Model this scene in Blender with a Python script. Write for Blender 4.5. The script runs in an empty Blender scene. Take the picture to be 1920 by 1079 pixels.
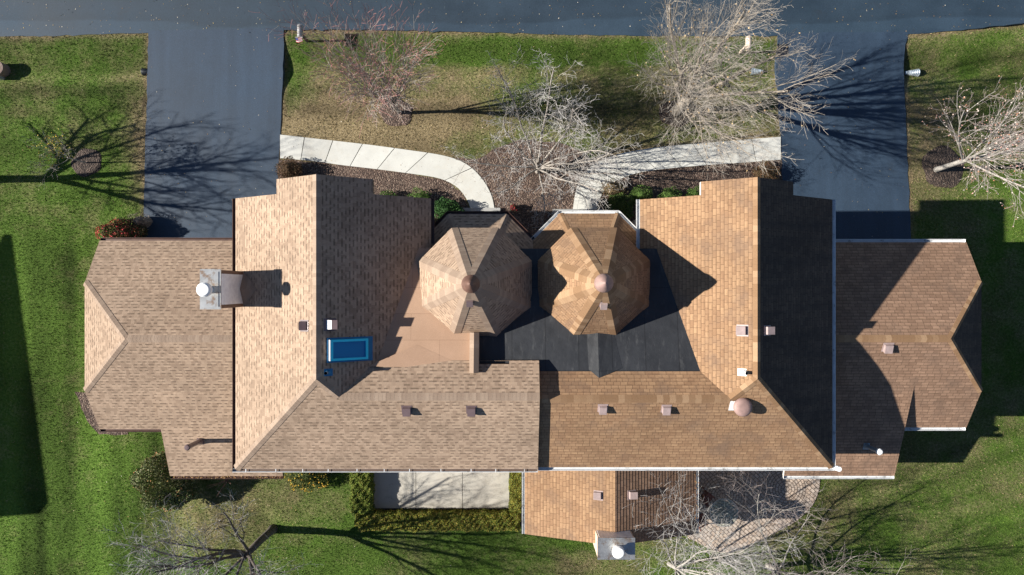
import bpy, math, random
import numpy as np
from mathutils import Vector, Matrix

# ------------------------------------------------------------------ basics
CAMH = 33.333; K = 40.0
SUN_EL = math.radians(29.0)
scene = bpy.context.scene
COL = scene.collection
R = random.Random(7)
WPOS = {}

def P(px, py, z=0.0):
    k = (1 - z / CAMH) / K
    return Vector(((px - 960) * k, (539.5 - py) * k, z))

# ------------------------------------------------------------------ materials
def lk(nt, a, b): nt.links.new(a, b)
def nd(nt, typ, props=None, **ins):
    n = nt.nodes.new(typ)
    for k, v in (props or {}).items(): setattr(n, k, v)
    for k, v in ins.items():
        k = k.replace('_', ' ')
        s = n.inputs[int(k[1:])] if (k[0] == 'i' and k[1:].isdigit()) else n.inputs[k]
        if isinstance(v, bpy.types.NodeSocket): lk(nt, v, s)
        else: s.default_value = v
    return n
def c4(c): return (c[0], c[1], c[2], 1.0)
def newmat(name):
    m = bpy.data.materials.new(name); m.use_nodes = True
    nt = m.node_tree; b = nt.nodes['Principled BSDF']
    return m, nt, b
def math_(nt, op, a, b=0.0, c=None):
    n = nd(nt, 'ShaderNodeMath', {'operation': op}, i0=a, i1=b)
    if c is not None: n.inputs[2].default_value = c
    return n.outputs[0]
def mixc(nt, f, a, b, bt='MIX'):
    n = nt.nodes.new('ShaderNodeMix'); n.data_type = 'RGBA'; n.blend_type = bt
    for s, v in ((n.inputs[0], f), (n.inputs[6], a), (n.inputs[7], b)):
        if isinstance(v, bpy.types.NodeSocket): lk(nt, v, s)
        else: s.default_value = v if not isinstance(v, tuple) or len(v) == 4 else c4(v)
    return n.outputs[2]
def ramp(nt, fac, stops, interp='LINEAR'):
    n = nt.nodes.new('ShaderNodeValToRGB'); cr = n.color_ramp; cr.interpolation = interp
    while len(cr.elements) < len(stops): cr.elements.new(0.5)
    for e, (p, c) in zip(cr.elements, stops):
        e.position = p; e.color = c4(c) if not isinstance(c, (int, float)) else (c, c, c, 1)
    lk(nt, fac, n.inputs[0]); return n.outputs[0]
def noise(nt, vec, scale, detail=3.0, rough=0.55):
    return nd(nt, 'ShaderNodeTexNoise', None, Vector=vec, Scale=scale, Detail=detail, Roughness=rough).outputs[0]
def objc(nt): return nt.nodes.new('ShaderNodeNewGeometry').outputs['Position']
def bump(nt, b, h, dist, strength=1.0):
    n = nd(nt, 'ShaderNodeBump', None, Height=h, Distance=dist, Strength=strength); lk(nt, n.outputs[0], b.inputs['Normal'])

def paint(name, col, rough=0.6, metal=0.0, var=0.12, nscale=6.0, spec=0.5, dirt=None):
    m, nt, b = newmat(name)
    g = objc(nt); n = noise(nt, g, nscale)
    lo = tuple(c * (1 - var) for c in col); hi = tuple(min(1, c * (1 + var)) for c in col)
    c = ramp(nt, n, [(0.3, lo), (0.7, hi)])
    if dirt:
        n2 = noise(nt, g, dirt[1], 5, .65)
        c = mixc(nt, ramp(nt, n2, [(dirt[2], 0.0), (dirt[2] + .12, dirt[3])]), c, c4(dirt[0]))
    lk(nt, c, b.inputs['Base Color'])
    b.inputs['Roughness'].default_value = rough; b.inputs['Metallic'].default_value = metal
    b.inputs['Specular IOR Level'].default_value = spec
    return m

def shingle(name, dark, light, roww, bw, squash, lo=.35, hi=.6, slot=0.0, weather=None, bstr=.7, band=0.12, streak=None, sel0=.5, selmin=.3, wts=(.74, .16, .10)):
    """asphalt shingles: random tabs in courses; u along the eave, v up the slope, in metres"""
    m, nt, b = newmat(name)
    uv = nt.nodes.new('ShaderNodeTexCoord').outputs['UV']
    g = objc(nt)
    def brick(w, off, sq, fq, shift, mort):
        v = nd(nt, 'ShaderNodeVectorMath', {'operation': 'ADD'}, i0=uv, i1=(shift, 0, 0)).outputs[0]
        n = nd(nt, 'ShaderNodeTexBrick', {'offset': off, 'offset_frequency': 2, 'squash': sq, 'squash_frequency': fq}, Vector=v,
               Color1=(0, 0, 0, 1), Color2=(1, 1, 1, 1), Mortar=(0, 0, 0, 1), Scale=1.0, Mortar_Size=mort, Mortar_Smooth=0.1, Bias=0.0,
               Brick_Width=w, Row_Height=roww)
        return n
    b1 = brick(bw, .37, squash, 3, 0.0, slot); b2 = brick(bw * 1.53, .63, .8, 2, 7.31, 0.0); b3 = brick(bw * .81, .45, 1.3, 5, 3.17, 0.0)
    def val(n): return nd(nt, 'ShaderNodeRGBToBW', None, i0=n.outputs[0]).outputs[0]
    tone = math_(nt, 'ADD', math_(nt, 'MULTIPLY', val(b1), wts[0]), math_(nt, 'ADD', math_(nt, 'MULTIPLY', val(b2), wts[1]), math_(nt, 'MULTIPLY', val(b3), wts[2])))
    f = ramp(nt, tone, [(lo, 0.0), (hi, 1.0)])
    sx = nd(nt, 'ShaderNodeSeparateXYZ', None, i0=uv)
    rowi = math_(nt, 'FLOOR', math_(nt, 'DIVIDE', sx.outputs[1], roww))
    rr_ = nd(nt, 'ShaderNodeTexWhiteNoise', {'noise_dimensions': '1D'}, W=rowi).outputs[0]
    xx = math_(nt, 'ADD', math_(nt, 'DIVIDE', sx.outputs[0], bw), math_(nt, 'MULTIPLY', rr_, 17.0))
    xx = math_(nt, 'ADD', xx, math_(nt, 'MULTIPLY', math_(nt, 'SINE', math_(nt, 'ADD', math_(nt, 'MULTIPLY', xx, 1.37), rowi)), .42))
    ci = math_(nt, 'FLOOR', xx)
    par = math_(nt, 'ABSOLUTE', math_(nt, 'MODULO', ci, 2.0))
    rn = nd(nt, 'ShaderNodeTexWhiteNoise', {'noise_dimensions': '1D'}, W=math_(nt, 'ADD', ci, math_(nt, 'MULTIPLY', rowi, 57.3))).outputs[0]
    sel = math_(nt, 'ADD', selmin, math_(nt, 'MULTIPLY', math_(nt, 'MULTIPLY', par, math_(nt, 'GREATER_THAN', rn, .18)), 1.0 - selmin))
    c = mixc(nt, f, c4(dark), c4(light))
    # granules and the printed band at the top of every course
    sep = nd(nt, 'ShaderNodeSeparateXYZ', None, i0=uv).outputs[1]
    fr = math_(nt, 'FRACT', math_(nt, 'DIVIDE', sep, roww))
    bd = ramp(nt, fr, [(.0, 1.16), (.50, 1.10), (.66, 1.0 - band)])
    c = mixc(nt, sel, c, mixc(nt, 1.0, c, bd, 'MULTIPLY'))
    gr = noise(nt, g, 55, 2)
    c = mixc(nt, 1.0, c, ramp(nt, gr, [(.25, .82), (.75, 1.16)]), 'MULTIPLY')
    if slot > 0: c = mixc(nt, b1.outputs['Fac'], c, c4(tuple(x * .35 for x in dark)))
    w = noise(nt, g, .55, 4, .6)
    c = mixc(nt, 1.0, c, ramp(nt, w, [(.3, .86), (.7, 1.1)]), 'MULTIPLY')
    if weather:
        wc, sc, t0, amt = weather
        w2 = noise(nt, g, sc, 5, .65)
        c = mixc(nt, ramp(nt, w2, [(t0, 0.0), (t0 + .2, amt)]), c, c4(wc))
    if streak:
        sv = nd(nt, 'ShaderNodeMapping', None, Vector=uv, Scale=(2.2, .22, 1)).outputs[0]
        w3 = noise(nt, sv, 1.0, 4, .6)
        c = mixc(nt, ramp(nt, w3, [(.35, 0.0), (.75, streak[1])]), c, c4(streak[0]))
    lk(nt, c, b.inputs['Base Color']); b.inputs['Roughness'].default_value = .92
    b.inputs['Specular IOR Level'].default_value = .25
    hgt = math_(nt, 'ADD', math_(nt, 'MULTIPLY', f, .7), math_(nt, 'MULTIPLY', gr, .5))
    bump(nt, b, hgt, .006, bstr)
    return m

def ridgecap_mat(name, a, b_, step=.14):
    m, nt, b = newmat(name)
    uv = nt.nodes.new('ShaderNodeTexCoord').outputs['UV']; g = objc(nt)
    u = nd(nt, 'ShaderNodeSeparateXYZ', None, i0=uv).outputs[0]
    cell = math_(nt, 'FLOOR', math_(nt, 'DIVIDE', u, step))
    wn = nd(nt, 'ShaderNodeTexWhiteNoise', {'noise_dimensions': '1D'}, W=cell).outputs[0]
    c = mixc(nt, ramp(nt, wn, [(.35, 0.0), (1.0, 1.0)]), c4(a), c4(b_))
    fr = math_(nt, 'FRACT', math_(nt, 'DIVIDE', u, step))
    c = mixc(nt, 1.0, c, ramp(nt, fr, [(0, .93), (.12, 1.0)]), 'MULTIPLY')
    c = mixc(nt, 1.0, c, ramp(nt, noise(nt, g, 40, 2), [(.25, .85), (.75, 1.15)]), 'MULTIPLY')
    lk(nt, c, b.inputs['Base Color']); b.inputs['Roughness'].default_value = .92; b.inputs['Specular IOR Level'].default_value = .25
    return m

def attr_mat(name, rough=.8, sub=0.0, spec=.3):
    m, nt, b = newmat(name)
    a = nt.nodes.new('ShaderNodeAttribute'); a.attribute_name = 'col'
    g = objc(nt)
    c = mixc(nt, 1.0, a.outputs[0], ramp(nt, noise(nt, g, 30, 2), [(.25, .8), (.75, 1.2)]), 'MULTIPLY')
    lk(nt, c, b.inputs['Base Color']); b.inputs['Roughness'].default_value = rough; b.inputs['Specular IOR Level'].default_value = spec
    return m

M = {}
M['shL'] = shingle('tan_dimensional_shingle', (.284, .205, .150), (.374, .276, .204), .143, .165, .8, .33, .60, 0.0, ((.235, .175, .13), .7, .5, .32), .35, .42, None, .5, .12, (.45, .25, .30))
M['shR'] = shingle('rust_brown_shingle', (.250, .150, .088), (.342, .216, .127), .143, .26, .85, .1, .95, .006, ((.155, .105, .078), .9, .50, .6), .5, .14)
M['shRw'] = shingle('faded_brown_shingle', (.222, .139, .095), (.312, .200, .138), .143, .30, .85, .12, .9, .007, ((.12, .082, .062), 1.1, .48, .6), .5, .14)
M['shRd'] = shingle('shaded_brown_shingle', (.080, .058, .047), (.125, .092, .070), .143, .30, .85, .12, .9, .007, None, .5, .14, ((.034, .030, .031), .8))  # darker streaked copy for the sunless east slopes, shade put into the colour
M['capL'] = ridgecap_mat('tan_ridge_cap', (.285, .212, .162), (.36, .275, .212))
M['capR'] = ridgecap_mat('rust_ridge_cap', (.235, .142, .080), (.37, .245, .15), .23)
M['fascia'] = paint('brown_fascia', (.10, .062, .045), .6)
M['fasciaR'] = paint('white_fascia', (.62, .60, .56), .5, dirt=((.25, .22, .19), 3.0, .55, .5))
M['gutL'] = paint('brown_gutter_metal', (.085, .045, .036), .4, .0, .2)
M['gutW'] = paint('white_gutter_metal', (.66, .68, .70), .35, .0, .1, 3.0, dirt=((.13, .12, .11), 4.0, .56, .7))
M['siding'] = paint('cream_siding', (.62, .50, .40), .7)
M['sidingL'] = paint('tan_siding', (.36, .29, .23), .7)
M['brown'] = paint('brown_trim_paint', (.13, .075, .055), .55)
M['ventL'] = paint('plum_brown_vent_metal', (.135, .098, .105), .32, .0, .1)
M['ventR'] = paint('faded_mauve_vent_metal', (.34, .265, .26), .5, .0, .15)
M['copper'] = paint('brown_cap_metal', (.14, .078, .060), .55, .1, .2)
M['dome'] = paint('faded_pink_metal', (.31, .205, .185), .6, .05, .15)
M['whitemetal'] = paint('white_metal', (.78, .80, .82), .35, .0, .06)
M['galv'] = paint('galvanised_metal', (.55, .56, .56), .32, .75, .15, 5.0, dirt=((.30, .17, .09), 3.2, .52, .75))
M['panel'] = paint('pale_metal_panel', (.80, .84, .92), .35)
M['lead'] = paint('grey_pipe_metal', (.26, .32, .37), .45, .3)
M['black'] = paint('black_void', (.012, .012, .013), .8)
M['blueframe'] = paint('bright_blue_frame', (.03, .66, .90), .45, 0, .05)
M['bluecurb'] = paint('deep_blue_flashing', (.012, .15, .32), .5, 0, .1)
M['wood'] = paint('red_brown_wood', (.16, .055, .04), .5)
M['steel'] = paint('white_table_metal', (.62, .63, .63), .35, .3)
M['corr'] = paint('zinc_pipe', (.50, .58, .64), .4, .3, .1)
M['corrdark'] = paint('dark_zinc_pipe', (.06, .07, .08), .5, .3, .1)
M['mailgrey'] = paint('grey_mailbox_metal', (.34, .34, .345), .38, .2, .08)
M['mailcream'] = paint('cream_mailbox_paint', (.70, .58, .48), .55)
M['postdark'] = paint('dark_post_wood', (.09, .065, .05), .8)
M['flagred'] = paint('flag_red', (.42, .03, .05), .8); M['flagwhite'] = paint('flag_white', (.72, .70, .70), .8); M['flagblue'] = paint('flag_blue', (.03, .05, .2), .8)
M['barkgrey'] = paint('grey_bark', (.30, .275, .25), .9, 0, .35, 9); M['barkpale'] = paint('pale_grey_bark', (.34, .32, .295), .9, 0, .25, 9)
M['barktan'] = paint('tan_bark', (.275, .238, .198), .9, 0, .3, 8); M['barkdark'] = paint('dark_bark', (.10, .085, .075), .95, 0, .35, 10)
M['twigred'] = paint('reddish_twig', (.30, .155, .15), .85, 0, .35, 3); M['twigtan'] = paint('tan_twig', (.285, .26, .232), .9, 0, .3, 3)
def red_tips():
    m, nt, b = newmat('red_tipped_twig'); g = objc(nt)
    z = nd(nt, 'ShaderNodeSeparateXYZ', None, i0=g).outputs[2]
    z = math_(nt, 'ADD', z, math_(nt, 'MULTIPLY', noise(nt, g, 1.5, 2), 2.2))
    c = ramp(nt, math_(nt, 'DIVIDE', z, 10.0), [(.55, (.36, .325, .32)), (.74, (.34, .15, .14))])
    lk(nt, c, b.inputs['Base Color']); b.inputs['Roughness'].default_value = .85; return m
M['redtip'] = red_tips()
M['twiggrey'] = paint('silvery_twig', (.41, .40, .395), .9, 0, .3, 3); M['twigpink'] = paint('mauve_grey_twig', (.31, .265, .255), .9, 0, .3, 3)
M['leaf'] = attr_mat('leaf'); M['blade'] = attr_mat('grass_blade', .85); M['litter'] = attr_mat('fallen_leaf')

def mat_skylight():
    m, nt, b = newmat('tinted_skylight_glass')
    g = objc(nt)
    b.inputs['Base Color'].default_value = (.007, .19, .44, 1); b.inputs['Roughness'].default_value = .06
    b.inputs['Specular IOR Level'].default_value = .8
    return m
M['skyglass'] = mat_skylight()
def mat_glass():
    m, nt, b = newmat('clear_table_glass')
    b.inputs['Base Color'].default_value = (.80, .93, .92, 1); b.inputs['Roughness'].default_value = .03
    b.inputs['Transmission Weight'].default_value = .92; b.inputs['IOR'].default_value = 1.15
    return m
M['glass'] = mat_glass()

def mat_asphalt(name, base, lo=.8, hi=1.25, tracks=0.0, shoulder=None):
    m, nt, b = newmat(name); g = objc(nt)
    n1 = noise(nt, g, .35, 5, .6); n2 = noise(nt, g, 45, 2)
    c = ramp(nt, n1, [(.3, tuple(x * lo for x in base)), (.7, tuple(x * hi for x in base))])
    st = nd(nt, 'ShaderNodeMapping', None, Vector=g, Scale=(1.6, .12, 1)).outputs[0]
    if tracks: c = mixc(nt, 1.0, c, ramp(nt, noise(nt, st, 1.5, 3), [(.35, 1 - tracks), (.7, 1 + tracks)]), 'MULTIPLY')
    c = mixc(nt, 1.0, c, ramp(nt, n2, [(.25, .7), (.75, 1.35)]), 'MULTIPLY')
    v = nd(nt, 'ShaderNodeTexVoronoi', None, Vector=g, Scale=26.0)
    c = mixc(nt, ramp(nt, v.outputs['Distance'], [(.03, .5), (.09, 0.0)]), c, (.30, .31, .32, 1))
    if shoulder:
        yy = nd(nt, 'ShaderNodeSeparateXYZ', None, i0=g).outputs[1]
        wx = nd(nt, 'ShaderNodeMapping', None, Vector=g, Scale=(.12, .3, 1)).outputs[0]
        yy = math_(nt, 'ADD', yy, math_(nt, 'MULTIPLY', math_(nt, 'SUBTRACT', noise(nt, wx, 1.0, 4), .5), 1.6))
        c = mixc(nt, 1.0, c, ramp(nt, math_(nt, 'SUBTRACT', yy, shoulder - .5), [(.42, 1.22), (.5, 1.0), (.56, .92), (.9, 1.0)]), 'MULTIPLY')
    sc = nd(nt, 'ShaderNodeMapping', None, Vector=g, Scale=(5.0, .5, 1)).outputs[0]
    c = mixc(nt, ramp(nt, noise(nt, sc, 1.1, 8, .75), [(.64, 0.0), (.74, .35)]), c, (.15, .17, .19, 1))
    c = mixc(nt, ramp(nt, noise(nt, g, .8, 6, .7), [(.62, 0.0), (.72, .45)]), c, (.022, .028, .036, 1))
    lk(nt, c, b.inputs['Base Color'])
    lk(nt, ramp(nt, n1, [(.3, .55), (.7, .75)]), b.inputs['Roughness']); b.inputs['Specular IOR Level'].default_value = .4
    bump(nt, b, n2, .006, .6); return m
M['street'] = mat_asphalt('street_asphalt', (.0205, .0385, .061), .8, 1.25, 0.0, 12.5)
M['drive'] = mat_asphalt('sealed_driveway_asphalt', (.026, .047, .080), .85, 1.2, .09)

def mat_concrete(name, base, stain):
    m, nt, b = newmat(name); g = objc(nt)
    c = ramp(nt, noise(nt, g, 1.1, 6, .65), [(.3, tuple(x * .86 for x in base)), (.65, base)])
    c = mixc(nt, ramp(nt, noise(nt, g, 2.3, 6, .7), [(.55, 0.0), (.72, stain)]), c, (.34, .32, .28, 1))
    v = nd(nt, 'ShaderNodeTexVoronoi', None, Vector=g, Scale=5.0)
    c = mixc(nt, ramp(nt, v.outputs['Distance'], [(.05, .75), (.10, 0.0)]), c, (.16, .14, .11, 1))
    c = mixc(nt, 1.0, c, ramp(nt, noise(nt, g, 50, 2), [(.3, .9), (.7, 1.08)]), 'MULTIPLY')
    ri = nt.nodes.new('ShaderNodeNewGeometry').outputs['Random Per Island']
    c = mixc(nt, 1.0, c, ramp(nt, ri, [(0, .86), (1, 1.04)]), 'MULTIPLY')
    c = mixc(nt, ramp(nt, noise(nt, g, .7, 6, .7), [(.5, 0.0), (.7, .3)]), c, (.42, .37, .30, 1))
    lk(nt, c, b.inputs['Base Color']); b.inputs['Roughness'].default_value = .85; return m
M['walk'] = mat_concrete('pale_concrete', (.60, .61, .585), .25)
M['patio'] = mat_concrete('stained_concrete', (.54, .52, .47), .75)
M['porch'] = mat_concrete('porch_concrete', (.42, .43, .43), .3)

def mat_mulch(name, cols, scale, bstr=1.0):
    m, nt, b = newmat(name); g = objc(nt)
    v = nd(nt, 'ShaderNodeTexVoronoi', None, Vector=g, Scale=scale, Randomness=1.0)
    s = nd(nt, 'ShaderNodeSeparateColor', None, i0=v.outputs['Color']).outputs[0]
    n = len(cols)
    c = ramp(nt, s, [(i / n, cols[i]) for i in range(n)], 'CONSTANT')
    c = mixc(nt, 1.0, c, ramp(nt, v.outputs['Distance'], [(.35, 1.0), (.8, .55)]), 'MULTIPLY')
    c = mixc(nt, 1.0, c, ramp(nt, noise(nt, g, 1.2, 4), [(.3, .8), (.7, 1.15)]), 'MULTIPLY')
    lk(nt, c, b.inputs['Base Color']); b.inputs['Roughness'].default_value = .9
    h = ramp(nt, v.outputs['Distance'], [(0, 1.0), (.7, 0.0)])
    bump(nt, b, h, .05, bstr); return m
M['stone'] = mat_mulch('brown_stone_mulch', [(.095, .062, .050), (.15, .098, .078), (.062, .042, .036), (.21, .145, .115), (.12, .082, .066), (.30, .225, .18)], 21)
M['bark'] = mat_mulch('dark_bark_mulch', [(.060, .042, .034), (.095, .068, .055), (.045, .032, .028), (.13, .095, .076)], 16)

def mat_lawn():
    m, nt, b = newmat('lawn_turf'); g = objc(nt)
    a = nt.nodes.new('ShaderNodeAttribute'); a.attribute_name = 'col'
    s = nd(nt, 'ShaderNodeSeparateColor', None, i0=a.outputs[0])
    dry, tone = s.outputs[0], s.outputs[1]
    n1 = noise(nt, g, 1.3, 5, .65); n2 = noise(nt, g, 9, 4, .7); n3 = noise(nt, g, 38, 3, .7)
    green = ramp(nt, n2, [(.25, (.036, .074, .010)), (.5, (.072, .132, .020)), (.78, (.130, .198, .046))])
    tan = ramp(nt, n2, [(.25, (.110, .088, .044)), (.5, (.215, .170, .098)), (.78, (.33, .27, .17))])
    f = math_(nt, 'ADD', dry, math_(nt, 'MULTIPLY', math_(nt, 'SUBTRACT', math_(nt, 'ADD', math_(nt, 'MULTIPLY', n1, .6), math_(nt, 'MULTIPLY', n2, .5)), .55), 1.5))
    c = mixc(nt, ramp(nt, f, [(.1, 0.0), (.9, 1.0)]), green, tan)
    c = mixc(nt, 1.0, c, ramp(nt, n3, [(.22, .45), (.5, 1.0), (.8, 1.6)]), 'MULTIPLY')
    tone = math_(nt, 'MULTIPLY', tone, 1.08)
    t3 = nd(nt, 'ShaderNodeCombineColor', None, i0=tone, i1=tone, i2=tone).outputs[0]
    c = mixc(nt, 1.0, c, t3, 'MULTIPLY')
    lk(nt, c, b.inputs['Base Color']); b.inputs['Roughness'].default_value = .95; b.inputs['Specular IOR Level'].default_value = .15
    bump(nt, b, math_(nt, 'ADD', n3, n2), .06, 1.0); return m
M['lawn'] = mat_lawn()

def mat_membrane():
    m, nt, b = newmat('black_rubber_membrane'); g = objc(nt)
    n1 = noise(nt, g, .9, 6, .7)
    c = ramp(nt, n1, [(.3, (.018, .0205, .0255)), (.7, (.036, .040, .048))])
    w = nd(nt, 'ShaderNodeMapping', None, Vector=g, Scale=(3.0, .7, 1)).outputs[0]
    c = mixc(nt, ramp(nt, noise(nt, w, 1.6, 8, .75), [(.54, 0.0), (.78, .55)]), c, (.13, .135, .14, 1))
    br = nd(nt, 'ShaderNodeTexBrick', {'offset': .0}, Vector=g, Color1=(1, 1, 1, 1), Color2=(.85, .85, .85, 1), Mortar=(.55, .55, .55, 1), Scale=1.0, Mortar_Size=.018, Brick_Width=1.25, Row_Height=3.1)
    c = mixc(nt, 1.0, c, br.outputs[0], 'MULTIPLY')
    lk(nt, c, b.inputs['Base Color']); b.inputs['Roughness'].default_value = .55
    bump(nt, b, noise(nt, g, 3, 3), .03, .5); return m
M['membrane'] = mat_membrane()
def mat_rolled():
    m, nt, b = newmat('brown_rolled_roofing'); g = objc(nt)
    c = ramp(nt, noise(nt, g, 1.0, 5, .6), [(.3, (.375, .243, .165)), (.7, (.43, .285, .20))])
    c = mixc(nt, 1.0, c, ramp(nt, noise(nt, g, 60, 2), [(.25, .8), (.75, 1.2)]), 'MULTIPLY')
    br = nd(nt, 'ShaderNodeTexBrick', {'offset': .4}, Vector=g, Color1=(1, 1, 1, 1), Color2=(.92, .92, .92, 1), Mortar=(.72, .7, .68, 1), Scale=1.0, Mortar_Size=.010, Brick_Width=2.7, Row_Height=.98)
    c = mixc(nt, 1.0, c, br.outputs[0], 'MULTIPLY')
    lk(nt, c, b.inputs['Base Color']); b.inputs['Roughness'].default_value = .95; return m
M['rolled'] = mat_rolled()

def mat_pavers():
    m, nt, b = newmat('paver_stone'); g = objc(nt)
    def polar(cx, cy):
        d = nd(nt, 'ShaderNodeVectorMath', {'operation': 'SUBTRACT'}, i0=g, i1=(cx, cy, 0)).outputs[0]
        s = nd(nt, 'ShaderNodeSeparateXYZ', None, i0=d)
        r = math_(nt, 'SQRT', math_(nt, 'ADD', math_(nt, 'MULTIPLY', s.outputs[0], s.outputs[0]), math_(nt, 'MULTIPLY', s.outputs[1], s.outputs[1])))
        th = math_(nt, 'ARCTAN2', s.outputs[1], s.outputs[0])
        ring = math_(nt, 'ADD', math_(nt, 'FLOOR', math_(nt, 'DIVIDE', r, .13)), .5)
        v = nd(nt, 'ShaderNodeCombineXYZ', None, i0=math_(nt, 'MULTIPLY', math_(nt, 'MULTIPLY', th, ring), .13), i1=r, i2=0.0).outputs[0]
        return r, v
    def bk(v, w, h, off):
        return nd(nt, 'ShaderNodeTexBrick', {'offset': off}, Vector=v, Color1=(0, 0, 0, 1), Color2=(1, 1, 1, 1), Mortar=(.5, .5, .5, 1), Scale=1.0, Mortar_Size=.014, Mortar_Smooth=.2, Brick_Width=w, Row_Height=h)
    rot = nd(nt, 'ShaderNodeMapping', None, Vector=g, Rotation=(0, 0, math.radians(43))).outputs[0]
    base = bk(rot, .24, .16, .5)
    r1, v1 = polar(9.85, -9.75); r2, v2 = polar(12.85, -9.45)
    k1 = bk(v1, .19, .13, .5); k2 = bk(v2, .19, .13, .5)
    m1 = math_(nt, 'LESS_THAN', r1, 1.05); m2 = math_(nt, 'LESS_THAN', r2, .98)
    rc = mixc(nt, m2, mixc(nt, m1, base.outputs[0], k1.outputs[0]), k2.outputs[0])
    fa = nd(nt, 'ShaderNodeMix', {'data_type': 'FLOAT'}, i0=m1, i2=base.outputs['Fac'], i3=k1.outputs['Fac']).outputs[0]
    fb = nd(nt, 'ShaderNodeMix', {'data_type': 'FLOAT'}, i0=m2, i2=fa, i3=k2.outputs['Fac']).outputs[0]
    c = ramp(nt, nd(nt, 'ShaderNodeRGBToBW', None, i0=rc).outputs[0], [(0, (.40, .31, .245)), (.5, (.46, .37, .30)), (1, (.52, .44, .375))])
    c = mixc(nt, ramp(nt, noise(nt, g, 1.2, 5), [(.45, 0.0), (.7, .45)]), c, (.40, .39, .38, 1))
    c = mixc(nt, fb, c, (.10, .075, .06, 1))
    c = mixc(nt, 1.0, c, ramp(nt, noise(nt, g, 40, 2), [(.3, .85), (.7, 1.12)]), 'MULTIPLY')
    lk(nt, c, b.inputs['Base Color']); b.inputs['Roughness'].default_value = .85
    bump(nt, b, math_(nt, 'SUBTRACT', 1.0, fb), .012, .8); return m
M['pavers'] = mat_pavers()

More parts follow.
